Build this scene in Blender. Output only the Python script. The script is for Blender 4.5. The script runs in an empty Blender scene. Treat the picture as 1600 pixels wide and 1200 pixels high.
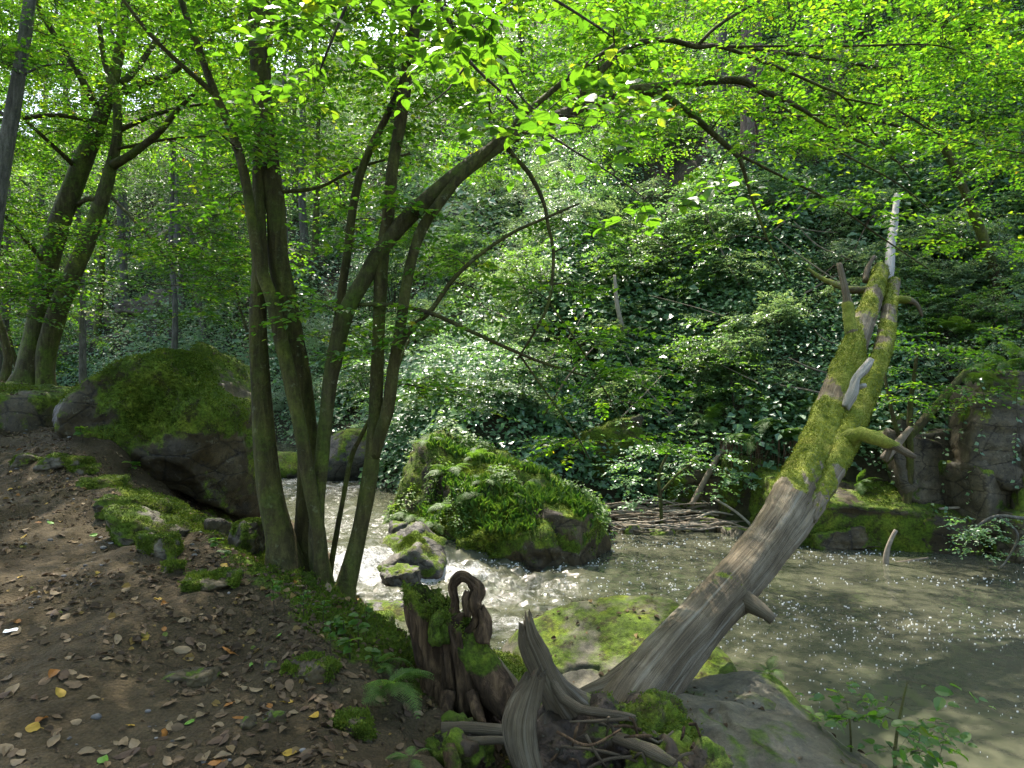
import bpy, bmesh, math, random
import numpy as np
from mathutils import Vector, Quaternion
from mathutils.bvhtree import BVHTree

# ------------------------------------------------------------------ camera, sky, sun, exposure
S = bpy.context.scene
C = S.collection
R = math.radians
cam_d = bpy.data.cameras.new("camera")
cam_d.sensor_width = 36.0
cam_d.lens = 25.2
cam_d.clip_start = 0.05
cam_d.clip_end = 600
cam = bpy.data.objects.new("camera", cam_d)
C.objects.link(cam)
cam.location = (0, 0, 0)
cam.rotation_euler = (R(90), 0, 0)
S.camera = cam

SUN_EL, SUN_AZ = R(60), R(-20)          # azimuth measured from +Y towards +X
sun_dir = Vector((math.sin(SUN_AZ)*math.cos(SUN_EL), math.cos(SUN_AZ)*math.cos(SUN_EL), math.sin(SUN_EL)))
world = bpy.data.worlds.new("World")
S.world = world
world.use_nodes = True
wn = world.node_tree
sky = wn.nodes.new("ShaderNodeTexSky")
sky.sky_type = 'NISHITA'
sky.sun_disc = False
sky.sun_elevation = SUN_EL
sky.sun_rotation = SUN_AZ
sky.air_density = 1.0
sky.dust_density = 3.0
sky.ozone_density = 0.4
bg = wn.nodes["Background"]
bg.inputs["Strength"].default_value = 0.15
wn.links.new(sky.outputs[0], bg.inputs["Color"])
sun_d = bpy.data.lights.new("sun", 'SUN')
sun_d.energy = 3.0
sun_d.angle = R(0.53)
sun_d.color = (1.0, 0.93, 0.82)
sun = bpy.data.objects.new("sun", sun_d)
C.objects.link(sun)
sun.rotation_euler = (-sun_dir).to_track_quat('-Z', 'Y').to_euler()
sun.location = (0, 0, 60)
S.view_settings.view_transform = 'Standard'
S.view_settings.look = 'None'
S.view_settings.gamma = 1.0
S.view_settings.exposure = 2.5
S.render.engine = 'CYCLES'
cy = S.cycles
cy.max_bounces = 6
cy.diffuse_bounces = 4
cy.glossy_bounces = 2
cy.transmission_bounces = 4
cy.transparent_max_bounces = 4
cy.caustics_reflective = False
cy.caustics_refractive = False
cy.use_denoising = True
cy.denoising_input_passes = 'RGB_ALBEDO_NORMAL'
cy.denoising_prefilter = 'NONE'
cy.sample_clamp_indirect = 6.0
cy.use_adaptive_sampling = True
cy.adaptive_threshold = 0.006

# ------------------------------------------------------------------ helpers
F = 1120.0


def P(px, py, Y):
    return Vector(((px-800.0)/F*Y, Y, (600.0-py)/F*Y))


def rng(seed):
    return np.random.default_rng(seed)


def sstep(a, b, x):
    t = np.clip((x-a)/(b-a), 0, 1)
    return t*t*(3-2*t)


def _h(ix, iy, iz, s):
    n = (ix.astype(np.uint32)*np.uint32(374761393) + iy.astype(np.uint32)*np.uint32(668265263)
         + iz.astype(np.uint32)*np.uint32(2246822519) + np.uint32(s*3266489917 & 0xffffffff))
    n = (n ^ (n >> np.uint32(13)))*np.uint32(1274126177)
    n = n ^ (n >> np.uint32(16))
    n = n*np.uint32(2654435761)
    n = n ^ (n >> np.uint32(15))
    return n.astype(np.float64)/4294967295.0


def vnoise(p, s=0):
    p = np.asarray(p, float)
    i = np.floor(p).astype(np.int64)
    f = p-i
    f = f*f*f*(f*(f*6-15)+10)
    ix, iy, iz = i[:, 0], i[:, 1], i[:, 2]
    r = 0
    for dx in (0, 1):
        wx = f[:, 0] if dx else 1-f[:, 0]
        for dy in (0, 1):
            wy = f[:, 1] if dy else 1-f[:, 1]
            for dz in (0, 1):
                wz = f[:, 2] if dz else 1-f[:, 2]
                r = r + wx*wy*wz*_h(ix+dx, iy+dy, iz+dz, s)
    return r*2-1


def fbm(p, octaves=4, s=0, gain=0.5):
    a, r, q = 1.0, 0, np.asarray(p, float)
    for k in range(octaves):
        r = r + a*vnoise(q, s+k)
        q = q*2.03+17.3
        a *= gain
    return r


def xyz(x, y, z=None):
    x = np.asarray(x, float).ravel()
    y = np.asarray(y, float).ravel()
    return np.stack([x, y, np.zeros_like(x) if z is None else np.asarray(z, float).ravel()], 1)


def mesh(name, V, faces, attrs=None, smooth=True, uv=None):
    """V (N,3); faces: list of (M,k) int arrays."""
    me = bpy.data.meshes.new(name)
    V = np.ascontiguousarray(V, dtype=np.float32)
    faces = [np.asarray(f, dtype=np.int32) for f in faces if len(f)]
    nl = sum(f.size for f in faces)
    nf = sum(len(f) for f in faces)
    me.vertices.add(len(V))
    me.vertices.foreach_set("co", V.ravel())
    me.loops.add(nl)
    loops = np.concatenate([f.ravel() for f in faces]).astype(np.int32)
    me.loops.foreach_set("vertex_index", loops)
    me.polygons.add(nf)
    tot = np.concatenate([np.full(len(f), f.shape[1], np.int32) for f in faces])
    st = np.concatenate([[0], np.cumsum(tot)[:-1]]).astype(np.int32)
    me.polygons.foreach_set("loop_start", st)
    me.polygons.foreach_set("loop_total", tot)
    me.polygons.foreach_set("use_smooth", np.full(nf, smooth, bool))
    for k, a in (attrs or {}).items():
        at = me.attributes.new(k, 'FLOAT', 'POINT')
        at.data.foreach_set("value", np.ascontiguousarray(a, dtype=np.float32))
    if uv is not None:
        l = me.uv_layers.new(name="UVMap")
        l.data.foreach_set("uv", np.ascontiguousarray(uv[loops], dtype=np.float32).ravel())
    me.update(calc_edges=True)
    return me


def obj(name, me, mat=None, parent=None, loc=None):
    if mat is not None and not me.materials:
        me.materials.append(mat)
    o = bpy.data.objects.new(name, me)
    C.objects.link(o)
    if parent is not None:
        o.parent = parent
    if loc is not None:
        o.location = loc
    return o


def tag(o, label=None, cat=None, group=None, kind=None):
    if label:
        o["label"] = label
    if cat:
        o["category"] = cat
    if group:
        o["group"] = group
    if kind:
        o["kind"] = kind
    return o


def thing(name, label, cat, loc=(0, 0, 0), group=None):
    o = bpy.data.objects.new(name, None)
    C.objects.link(o)
    o.location = loc
    o.empty_display_size = 0.1
    return tag(o, label, cat, group)


def copy_tree(o, parent=None):
    c = o.copy()
    C.objects.link(c)
    if parent is not None:
        c.parent = parent
    for ch in list(o.children):
        copy_tree(ch, c)
    return c


def merge(parts):
    """parts: list of (V, [faces], attrs) -> one (V, [faces], attrs)."""
    Vs, Fs, A, off = [], {}, {}, 0
    for V, fs, at in parts:
        Vs.append(V)
        for f in fs:
            if len(f):
                f = np.asarray(f)
                Fs.setdefault(f.shape[1], []).append(f+off)
        for k, a in at.items():
            A.setdefault(k, []).append(a)
        off += len(V)
    return np.concatenate(Vs), [np.concatenate(f) for f in Fs.values()], {k: np.concatenate(a) for k, a in A.items()}


def catmull(pts, rad, step):
    """resample a polyline (N,3) with radii; step in metres."""
    p = np.asarray([list(q) for q in pts], float)
    r = np.asarray(rad, float)
    if len(p) == 2:
        n = max(2, int(np.linalg.norm(p[1]-p[0])/step)+1)
        t = np.linspace(0, 1, n)[:, None]
        return p[0]*(1-t)+p[1]*t, (r[0]*(1-t)+r[1]*t).ravel()
    q = np.vstack([2*p[0]-p[1], p, 2*p[-1]-p[-2]])
    out, ro = [], []
    for i in range(len(p)-1):
        a, b, c, d = q[i:i+4]
        n = max(1, int(np.linalg.norm(c-b)/step))
        for k in range(n):
            t = k/n
            out.append(0.5*((2*b)+(c-a)*t+(2*a-5*b+4*c-d)*t*t+(3*b-a-3*c+d)*t**3))
            ro.append(r[i]*(1-t)+r[i+1]*t)
    out.append(p[-1])
    ro.append(r[-1])
    return np.asarray(out), np.asarray(ro)


def tube(pts, rad, sides=12, step=0.06, amp=0.0, ridge=0.0, seed=0, nridge=7, flare=None, cap=True, fine=0.0):
    """swept tube with parallel transport, noisy surface; returns (V, faces, attrs t/ang)."""
    p, r = catmull(pts, rad, step)
    n = len(p)
    T = np.gradient(p, axis=0)
    T /= np.linalg.norm(T, axis=1)[:, None]+1e-9
    u = np.cross(T[0], [0.3, 0.9, 0.1])
    if np.linalg.norm(u) < 1e-3:
        u = np.cross(T[0], [1, 0, 0])
    u /= np.linalg.norm(u)
    U = np.zeros_like(p)
    for i in range(n):
        u = u-T[i]*np.dot(u, T[i])
        u /= np.linalg.norm(u)
        U[i] = u
    W = np.cross(T, U)
    a = np.linspace(0, 2*np.pi, sides, endpoint=False)
    ca, sa = np.cos(a), np.sin(a)
    D = U[:, None, :]*ca[None, :, None]+W[:, None, :]*sa[None, :, None]
    L = np.concatenate([[0], np.cumsum(np.linalg.norm(np.diff(p, axis=0), axis=1))])
    RR = np.repeat(r[:, None], sides, 1)
    base = p[:, None, :]+D*RR[..., None]
    if amp or ridge or fine:
        rm = max(r.max(), 1e-4)
        cyl = np.stack([np.repeat(L[:, None], sides, 1)*0.7/rm*0.35, np.repeat(ca[None], n, 0)*1.6, np.repeat(sa[None], n, 0)*1.6], -1).reshape(-1, 3)
        m = 1+amp*fbm(cyl+seed*7.7, 4, seed).reshape(n, sides)
        if ridge:
            ph = 0.7*vnoise(xyz(L*0.8/rm*0.3, np.zeros(n))+seed*3.1, seed+5)
            m = m+ridge*(np.abs(np.sin((a[None]*nridge/2+ph[:, None]*2.5)))-0.5)
        if fine:
            cyl2 = cyl*np.array([0.9, 5, 5])
            m = m+fine*fbm(cyl2+seed, 3, seed+9).reshape(n, sides)
        RR = RR*m
        if flare is not None:       # (length, gain, lobes)
            fl = np.clip(1-L/flare[0], 0, 1)**2
            RR = RR*(1+fl[:, None]*flare[1]*(0.55+0.45*np.sin(a[None]*flare[2]+seed)))
        base = p[:, None, :]+D*RR[..., None]
    V = base.reshape(-1, 3)
    i = np.arange(n-1)[:, None]*sides
    j = np.arange(sides)[None]
    k = (j+1) % sides
    Q = np.stack([i+j, i+k, i+sides+k, i+sides+j], -1).reshape(-1, 4)
    tt = np.repeat(L/max(L[-1], 1e-6), sides)
    up = D.reshape(-1, 3)[:, 2].copy()
    fs = [Q]
    if cap:
        V = np.vstack([V, p[0], p[-1]])
        tt = np.append(tt, [0, 1])
        up = np.append(up, [0, 0])
        c0, c1 = len(V)-2, len(V)-1
        jj = np.arange(sides)
        kk = (jj+1) % sides
        fs.append(np.stack([np.full(sides, c0), kk, jj], -1))
        fs.append(np.stack([np.full(sides, c1), (n-1)*sides+jj, (n-1)*sides+kk], -1))
    return V, fs, {"t": tt, "up": up}


def vnormals(V, faces):
    N = np.zeros_like(V)
    for f in faces:
        a, b, c = V[f[:, 0]], V[f[:, 1]], V[f[:, 2]]
        nn = np.cross(b-a, c-a)
        for k in range(f.shape[1]):
            np.add.at(N, f[:, k], nn)
    return N/(np.linalg.norm(N, axis=1)[:, None]+1e-12)


_ico = {}


def ico(sub):
    if sub not in _ico:
        bm = bmesh.new()
        bmesh.ops.create_icosphere(bm, subdivisions=sub, radius=1)
        V = np.array([v.co[:] for v in bm.verts])
        Fc = np.array([[v.index for v in f.verts] for f in bm.faces])
        bm.free()
        V /= np.linalg.norm(V, axis=1)[:, None]
        _ico[sub] = (V, Fc)
    return _ico[sub]


def rock_geo(size, seed, planes=None, nrand=9, sub=5, soft=14, rough=0.05, strata=0.0, moss=0.5, moss_up=0.5, lo=0.72, fine=0.012, moss_dir=None, wet=None):
    """angular weathered rock around the origin; planes: list of (normal, distance) in metres."""
    D, Fc = ico(sub)
    g = rng(seed)
    s = np.asarray(size, float)
    if planes is None:
        n = g.normal(size=(nrand, 3))
        n /= np.linalg.norm(n, axis=1)[:, None]
        n = np.vstack([n, np.eye(3), -np.eye(3)])
        d = np.concatenate([g.uniform(lo, 1.0, nrand), g.uniform(0.85, 1.0, 6)])
        W = D
        inv = np.clip(W@n.T, 1e-3, None)/d
        rr = 1/np.power(np.sum(np.power(inv, soft), 1), 1/soft)
        V = D*rr[:, None]*s
    else:
        n = np.array([p[0] for p in planes], float)
        n /= np.linalg.norm(n, axis=1)[:, None]
        d = np.array([p[1] for p in planes])
        inv = np.clip(D@n.T, 1e-3, None)/d
        rr = 1/np.power(np.sum(np.power(inv, soft), 1), 1/soft)
        V = D*rr[:, None]
    m = float(np.mean(s))
    N = vnormals(V, [Fc])
    V = V+N*(m*rough*(fbm(V/m*1.3+seed, 3, seed)+0.8*(0.35-np.abs(fbm(V/m*2.1+seed*1.3, 4, seed+2)))))[:, None]
    ck = np.abs(vnoise(V/m*np.array([1.1, 1.1, 1.9])+seed*0.7+0.25*fbm(V/m*2.5, 2, seed+8)[:, None], seed+6))
    V = V-N*(m*0.05*np.clip(1-ck/0.05, 0, 1)**1.5)[:, None]
    if strata:
        q = V.copy()
        q[:, :2] *= 0.15
        V = V+N*(strata*m*np.minimum(0, vnoise(q/m*np.array([1, 1, 9])+seed*1.7, seed+3)+0.2))[:, None]
    V = V+N*(m*fine*fbm(V/m*9+seed, 3, seed+20))[:, None]
    N = vnormals(V, [Fc])
    mo = moss+moss_up*N[:, 2]+0.55*fbm(V/m*1.6+seed*2.2, 4, seed+40)
    if moss_dir is not None:
        mo = mo+N@np.asarray(moss_dir, float)
    if wet is not None:
        mo = mo-0.9*sstep(wet+0.30, wet, V[:, 2]+0.18*fbm(V*2.5, 3, seed+70))
    mo = np.clip(mo, 0, 1)
    V = V+N*(mo*m*0.012*(1+fbm(V/m*22+3, 2, seed+60)))[:, None]
    return V, [Fc], {"moss": mo}


def box_planes(sx, sy, sz, g, tilt=0.16, cuts=4):
    """a squarish block with skewed faces and a few broken corners."""
    out = []
    for ax, h in ((0, sx), (1, sy), (2, sz)):
        for s in (-1, 1):
            n = g.normal(0, tilt, 3)
            n[ax] = s
            out.append((tuple(n), h*g.uniform(0.85, 1.0)))
    for _ in range(cuts):
        n = np.array([g.choice([-1, 1])*g.uniform(0.4, 1), g.uniform(-1, -0.2), g.choice([-1, 1])*g.uniform(0.4, 1)])
        n /= np.linalg.norm(n)
        out.append((tuple(n), (abs(n[0])*sx+abs(n[1])*sy+abs(n[2])*sz)*g.uniform(0.66, 0.85)))
    return out


def rotz(V, a):
    c, s = math.cos(a), math.sin(a)
    return V@np.array([[c, s, 0], [-s, c, 0], [0, 0, 1]])


bvhs = {}


def bvh_add(key, V, faces, off=(0, 0, 0)):
    polys = []
    for f in faces:
        polys += f.tolist()
    bvhs[key] = BVHTree.FromPolygons((np.asarray(V)+np.asarray(off)).tolist(), polys)


def cast(x, y, keys, top=12.0):
    best = None
    for k in keys:
        h = bvhs[k].ray_cast(Vector((x, y, top)), Vector((0, 0, -1)))
        if h[0] is not None and (best is None or h[0].z > best[0].z):
            best = (h[0], h[1])
    return best


def unit(v):
    return v/(np.linalg.norm(v, axis=-1, keepdims=True)+1e-9)


def leaves(base, d, nrm, ln, wr=0.30, mode=6, rnd=None, g=None, fold=0.10, droop=0.10):
    """N leaves: base point, direction, normal, length."""
    n = len(base)
    d = unit(d)
    w = unit(np.cross(d, nrm))
    m = np.cross(w, d)
    if mode == 6:
        X = np.array([0, -1.0, -0.86, 0, 0.86, 1.0])*wr
        Yy = np.array([0, 0.30, 0.64, 1.0, 0.64, 0.30])
        Z = np.array([0, fold, fold*0.7, -droop, fold*0.7, fold])
        Fc = np.array([[0, 3, 2, 1], [0, 5, 4, 3]])
    elif mode == 10:
        X = np.array([0, -0.62, -1.0, -0.92, -0.52, 0, 0.52, 0.92, 1.0, 0.62, 0, 0])*wr
        Yy = np.array([0, 0.10, 0.32, 0.60, 0.84, 1.0, 0.84, 0.60, 0.32, 0.10, 0.35, 0.68])
        Z = np.array([0, .5, 1, .9, .4, -1.2*droop/max(fold, 1e-3), .4, .9, 1, .5, 0.12, -0.1])*fold
        Fc = np.array([[0, 10, 2, 1], [10, 11, 3, 2], [11, 5, 4, 3], [0, 9, 8, 10], [10, 8, 7, 11], [11, 7, 6, 5]])
    else:
        X = np.array([0, -1.0, 0, 1.0])*wr*1.1
        Yy = np.array([0, 0.45, 1.0, 0.45])
        Z = np.array([0, fold, -droop, fold])
        Fc = np.array([[0, 3, 2, 1]])
    k = len(X)
    L = ln[:, None, None]
    V = base[:, None, :]+L*(d[:, None, :]*Yy[None, :, None]+w[:, None, :]*X[None, :, None]+m[:, None, :]*Z[None, :, None])
    Fa = (np.arange(n)[:, None, None]*k+Fc[None]).reshape(-1, 4)
    uv = np.tile(np.stack([X/wr*0.5, Yy], 1), (n, 1))
    return V.reshape(-1, 3), Fa, np.repeat(rnd, k), uv


def prisms(p, r, sides=3):
    """p (N,K,3) polylines, r (N,K) radii -> one mesh."""
    n, k, _ = p.shape
    T = unit(np.gradient(p, axis=1))
    ref = np.where(np.abs(T[..., 2:3]) > 0.9, np.array([1.0, 0, 0]), np.array([0, 0, 1.0]))
    U = unit(np.cross(T, ref))
    W = np.cross(T, U)
    a = np.linspace(0, 2*np.pi, sides, endpoint=False)
    V = p[:, :, None, :]+r[:, :, None, None]*(U[:, :, None, :]*np.cos(a)[None, None, :, None]+W[:, :, None, :]*np.sin(a)[None, None, :, None])
    i = np.arange(n)[:, None, None]*(k*sides)+np.arange(k-1)[None, :, None]*sides
    j = np.arange(sides)[None, None]
    jn = (j+1) % sides
    Q = np.stack([i+j, i+jn, i+sides+jn, i+sides+j], -1).reshape(-1, 4)
    return V.reshape(-1, 3), Q


# ------------------------------------------------------------------ materials
class NT:
    def __init__(self, name):
        self.m = bpy.data.materials.new(name)
        self.m.use_nodes = True
        self.t = self.m.node_tree
        self.t.nodes.clear()
        self.out = self.t.nodes.new("ShaderNodeOutputMaterial")

    def n(self, typ, ins=None, **props):
        nd = self.t.nodes.new("ShaderNode"+typ)
        for k, v in props.items():
            setattr(nd, k, v)
        for k, v in (ins or {}).items():
            s = nd.inputs[k]
            if isinstance(v, bpy.types.NodeSocket):
                self.t.links.new(v, s)
            else:
                s.default_value = v
        return nd

    def attr(self, name):
        return self.n("Attribute", attribute_name=name).outputs["Fac"]

    def noise(self, vec, scale, detail=4.0, rough=0.55, dist=0.0):
        return self.n("TexNoise", {"Vector": vec, "Scale": scale, "Detail": detail, "Roughness": rough, "Distortion": dist}).outputs["Fac"]

    def ramp(self, fac, stops, interp='LINEAR'):
        nd = self.n("ValToRGB", {"Fac": fac})
        e = nd.color_ramp.elements
        nd.color_ramp.interpolation = interp
        while len(e) < len(stops):
            e.new(0.5)
        for el, (p, c) in zip(e, stops):
            el.position = p
            el.color = (*c, 1) if len(c) == 3 else c
        return nd.outputs["Color"]

    def mix(self, fac, a, b, blend='MIX'):
        nd = self.n("Mix", data_type='RGBA', blend_type=blend)
        for s, v in ((nd.inputs[0], fac), (nd.inputs[6], a), (nd.inputs[7], b)):
            if isinstance(v, bpy.types.NodeSocket):
                self.t.links.new(v, s)
            else:
                s.default_value = v if not isinstance(v, tuple) or len(v) == 4 else (*v, 1)
        return nd.outputs[2]

    def math(self, op, a, b=0.0, c=None, clamp=False):
        nd = self.n("Math", operation=op, use_clamp=clamp)
        for i, v in enumerate((a, b) if c is None else (a, b, c)):
            if isinstance(v, bpy.types.NodeSocket):
                self.t.links.new(v, nd.inputs[i])
            else:
                nd.inputs[i].default_value = v
        return nd.outputs[0]

    def coord(self, kind="Object", scale=None):
        c = self.n("TexCoord").outputs[kind]
        if scale is not None:
            c = self.n("Mapping", {"Vector": c, "Scale": scale}).outputs[0]
        return c

    def bump(self, height, strength=0.5, dist=0.02, normal=None):
        ins = {"Height": height, "Strength": strength, "Distance": dist}
        if normal is not None:
            ins["Normal"] = normal
        return self.n("Bump", ins).outputs[0]

    def done(self, shader):
        self.t.links.new(shader, self.out.inputs["Surface"])
        return self.m


def moss_color(t, co, scale=1.0):
    a = t.noise(co, 3.0*scale, 4)
    b = t.noise(co, 26.0*scale, 3, 0.7)
    c1 = t.ramp(a, [(0.3, (0.038, 0.062, 0.005)), (0.5, (0.080, 0.125, 0.008)), (0.72, (0.16, 0.185, 0.015))])
    c1 = t.mix(t.ramp(t.noise(co, 5.5*scale, 5, 0.7), [(0.50, (0, 0, 0)), (0.62, (0.85, 0.85, 0.85))]), c1, (0.030, 0.022, 0.007, 1))
    return t.mix(0.7, c1, t.ramp(b, [(0.3, (0.15, 0.15, 0.15)), (0.7, (1.6, 1.6, 1.6))]), 'MULTIPLY')


def rock_mat(name, c1, c2, c3, worn=1.0, sharp=(0.42, 0.58)):
    t = NT(name)
    co = t.coord("Object")
    n1 = t.noise(co, 1.1, 5, 0.6)
    n2 = t.noise(co, 7.0, 6, 0.65)
    n3 = t.noise(co, 45.0, 6, 0.8)
    base = t.ramp(n1, [(0.3, c1), (0.5, c2), (0.7, c3)])
    base = t.mix(0.55, base, t.ramp(n2, [(0.3, (0.25, 0.22, 0.18)), (0.5, (1, 1, 1)), (0.72, (1.8, 1.7, 1.5))]), 'MULTIPLY')
    base = t.mix(0.6, base, t.ramp(n3, [(0.3, (0.3, 0.3, 0.3)), (0.7, (1.6, 1.6, 1.55))]), 'MULTIPLY')
    vc = t.n("TexVoronoi", {"Vector": t.n("Mapping", {"Vector": co, "Scale": (1.0, 1.0, 2.2)}).outputs[0], "Scale": 1.6, "Detail": 3.0, "Roughness": 0.6}, feature='DISTANCE_TO_EDGE').outputs["Distance"]
    crack = t.ramp(t.math('ADD', vc, t.math('MULTIPLY', t.noise(co, 12.0, 4, 0.7), 0.05)), [(0.025, (0.18, 0.16, 0.13)), (0.055, (1, 1, 1))])
    base = t.mix(0.85*worn, base, crack, 'MULTIPLY')
    li = t.ramp(t.noise(co, 10.0, 6, 0.75, 0.6), [(0.60, (0, 0, 0)), (0.66, (1, 1, 1))])
    base = t.mix(t.math('MULTIPLY', li, 0.5), base, (0.17, 0.165, 0.12, 1))
    pit = t.ramp(t.noise(co, 24.0, 5, 0.8), [(0.34, (0.2, 0.18, 0.15)), (0.46, (1, 1, 1))])
    base = t.mix(0.8*worn, base, pit, 'MULTIPLY')
    mm = t.math('ADD', t.attr("moss"), t.math('MULTIPLY', t.math('SUBTRACT', t.noise(co, 9.0, 5, 0.7), 0.5), 0.9))
    mf = t.ramp(mm, [(sharp[0], (0, 0, 0)), (sharp[1], (1, 1, 1))])
    col = t.mix(mf, base, moss_color(t, co))
    h = t.mix(mf, t.mix(0.5*worn, t.mix(0.4, n2, n3), t.mix(0.5, crack, pit)), t.noise(co, 70.0, 4, 0.75))
    bsdf = t.n("BsdfPrincipled", {"Base Color": col, "Roughness": t.mix(mf, (0.62,)*3, (0.95,)*3), "Normal": t.bump(h, 0.75, 0.03), "Specular IOR Level": 0.3})
    return t.done(bsdf.outputs[0])


def bark_mat(name, c1, c2, moss_gain=0.35, vscale=(9, 9, 1.6)):
    t = NT(name)
    co = t.coord("Object")
    cs = t.coord("Object", vscale)
    n1 = t.noise(cs, 2.2, 6, 0.65, 0.4)
    n2 = t.noise(co, 2.4, 4)
    n3 = t.noise(co, 55.0, 3, 0.7)
    col = t.ramp(n1, [(0.28, tuple(v*0.45 for v in c1)), (0.46, c1), (0.66, c2)])
    col = t.mix(0.4, col, t.ramp(n3, [(0.3, (0.4, 0.4, 0.4)), (0.7, (1.5, 1.5, 1.5))]), 'MULTIPLY')
    lich = t.ramp(t.noise(co, 14.0, 5, 0.7), [(0.60, (0, 0, 0)), (0.68, (1, 1, 1))])
    col = t.mix(t.math('MULTIPLY', lich, 0.45), col, (0.16, 0.17, 0.09, 1))
    mf = t.math('MULTIPLY', t.ramp(n2, [(0.40, (0, 0, 0)), (0.66, (1, 1, 1))]), moss_gain)
    col = t.mix(mf, col, moss_color(t, co))
    bsdf = t.n("BsdfPrincipled", {"Base Color": col, "Roughness": 0.85, "Specular IOR Level": 0.25,
                                  "Normal": t.bump(t.mix(0.35, n1, n3), 1.0, 0.035)})
    return t.done(bsdf.outputs[0])


def leaf_mat(name, diff, trans, tmix=0.5, rough=0.38, spec=0.5, veins=False):
    """diff / trans: colour stops over the per-leaf random value."""
    t = NT(name)
    r = t.attr("rnd")
    dc = t.ramp(r, diff)
    tc = t.ramp(r, trans)
    ins = {"Roughness": rough, "Specular IOR Level": spec}
    if veins:
        uv = t.n("TexCoord").outputs["UV"]
        sep = t.n("SeparateXYZ", {"Vector": uv})
        ax = t.math('ABSOLUTE', sep.outputs[0])
        w = t.math('SUBTRACT', sep.outputs[1], t.math('MULTIPLY', ax, 0.75))
        tri = t.math('PINGPONG', t.math('MULTIPLY', w, 10.0), 0.5)
        vein = t.ramp(tri, [(0.0, (1, 1, 1)), (0.14, (0, 0, 0))])
        mid = t.ramp(ax, [(0.0, (1, 1, 1)), (0.035, (0, 0, 0))])
        v = t.math('MAXIMUM', vein, mid)
        dc = t.mix(t.math('MULTIPLY', v, 0.35), dc, (0.10, 0.16, 0.04, 1))
        tc = t.mix(t.math('MULTIPLY', v, 0.35), tc, (0.06, 0.12, 0.01, 1))
        ins["Normal"] = t.bump(tri, 0.35, 0.004)
    ins["Base Color"] = dc
    b = t.n("BsdfPrincipled", ins)
    tr = t.n("BsdfTranslucent", {"Color": tc})
    return t.done(t.n("MixShader", {0: tmix, 1: b.outputs[0], 2: tr.outputs[0]}).outputs[0])


M = {}
M["leaf"] = leaf_mat("beech_leaf", [(0.0, (0.030, 0.075, 0.010)), (0.6, (0.045, 0.11, 0.013)), (0.93, (0.07, 0.13, 0.015)), (0.985, (0.20, 0.16, 0.02)), (1.0, (0.16, 0.07, 0.02))],
                     [(0.0, (0.045, 0.16, 0.008)), (0.45, (0.13, 0.35, 0.010)), (0.75, (0.26, 0.48, 0.012)), (0.95, (0.48, 0.60, 0.02)), (0.985, (0.55, 0.42, 0.02)), (1.0, (0.3, 0.13, 0.02))], 0.5, veins=False)
M["leaf_near"] = leaf_mat("near_leaf", [(0.0, (0.035, 0.085, 0.012)), (0.7, (0.05, 0.12, 0.015)), (0.95, (0.09, 0.13, 0.015)), (1.0, (0.2, 0.13, 0.02))],
                          [(0.0, (0.09, 0.26, 0.01)), (0.7, (0.17, 0.38, 0.012)), (0.95, (0.34, 0.42, 0.02)), (1.0, (0.4, 0.25, 0.02))], 0.45, veins=True)
M["leaf_far"] = leaf_mat("far_leaf", [(0.0, (0.030, 0.070, 0.016)), (0.7, (0.05, 0.105, 0.02)), (1.0, (0.085, 0.13, 0.025))],
                         [(0.0, (0.09, 0.22, 0.02)), (0.7, (0.18, 0.36, 0.03)), (1.0, (0.36, 0.48, 0.04))], 0.5)
M["leaf_shrub"] = leaf_mat("shrub_leaf", [(0.0, (0.050, 0.110, 0.054)), (0.45, (0.085, 0.165, 0.078)), (0.75, (0.13, 0.22, 0.105)), (1.0, (0.19, 0.26, 0.10))],
                           [(0.0, (0.11, 0.28, 0.05)), (0.6, (0.22, 0.42, 0.08)), (1.0, (0.38, 0.52, 0.10))], 0.38, rough=0.34, spec=0.7)
M["fern"] = leaf_mat("fern_green", [(0.0, (0.045, 0.10, 0.018)), (0.8, (0.075, 0.14, 0.022)), (1.0, (0.14, 0.17, 0.04))],
                     [(0.0, (0.10, 0.25, 0.02)), (1.0, (0.22, 0.36, 0.03))], 0.4, rough=0.5, spec=0.35)
M["needle"] = leaf_mat("needle", [(0.0, (0.015, 0.035, 0.014)), (1.0, (0.03, 0.06, 0.02))], [(0.0, (0.03, 0.08, 0.01)), (1.0, (0.05, 0.11, 0.02))], 0.25, rough=0.5)
M["bark"] = bark_mat("hornbeam_bark", (0.036, 0.029, 0.008), (0.075, 0.064, 0.018), 0.42)
M["bark_moss"] = bark_mat("mossy_bark", (0.040, 0.034, 0.013), (0.085, 0.074, 0.028), 0.85)
M["bark_grey"] = bark_mat("grey_bark", (0.075, 0.068, 0.055), (0.15, 0.135, 0.11), 0.15)
M["bark_pine"] = bark_mat("pine_bark", (0.10, 0.068, 0.050), (0.22, 0.16, 0.125), 0.02)
M["bark_thin"] = bark_mat("twig_bark", (0.035, 0.026, 0.016), (0.075, 0.06, 0.038), 0.1)
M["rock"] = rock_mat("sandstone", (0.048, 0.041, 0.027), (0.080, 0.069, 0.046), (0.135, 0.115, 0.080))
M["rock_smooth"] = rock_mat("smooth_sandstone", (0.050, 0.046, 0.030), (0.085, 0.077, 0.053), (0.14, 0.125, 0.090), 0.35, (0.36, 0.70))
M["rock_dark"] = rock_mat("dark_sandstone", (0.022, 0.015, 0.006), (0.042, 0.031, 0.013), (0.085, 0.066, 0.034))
M["rock_cliff"] = rock_mat("cliff_sandstone", (0.034, 0.027, 0.015), (0.070, 0.057, 0.034), (0.14, 0.115, 0.07))
M["rock_wet"] = rock_mat("wet_rock", (0.028, 0.026, 0.022), (0.05, 0.046, 0.038), (0.085, 0.075, 0.06))
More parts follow.
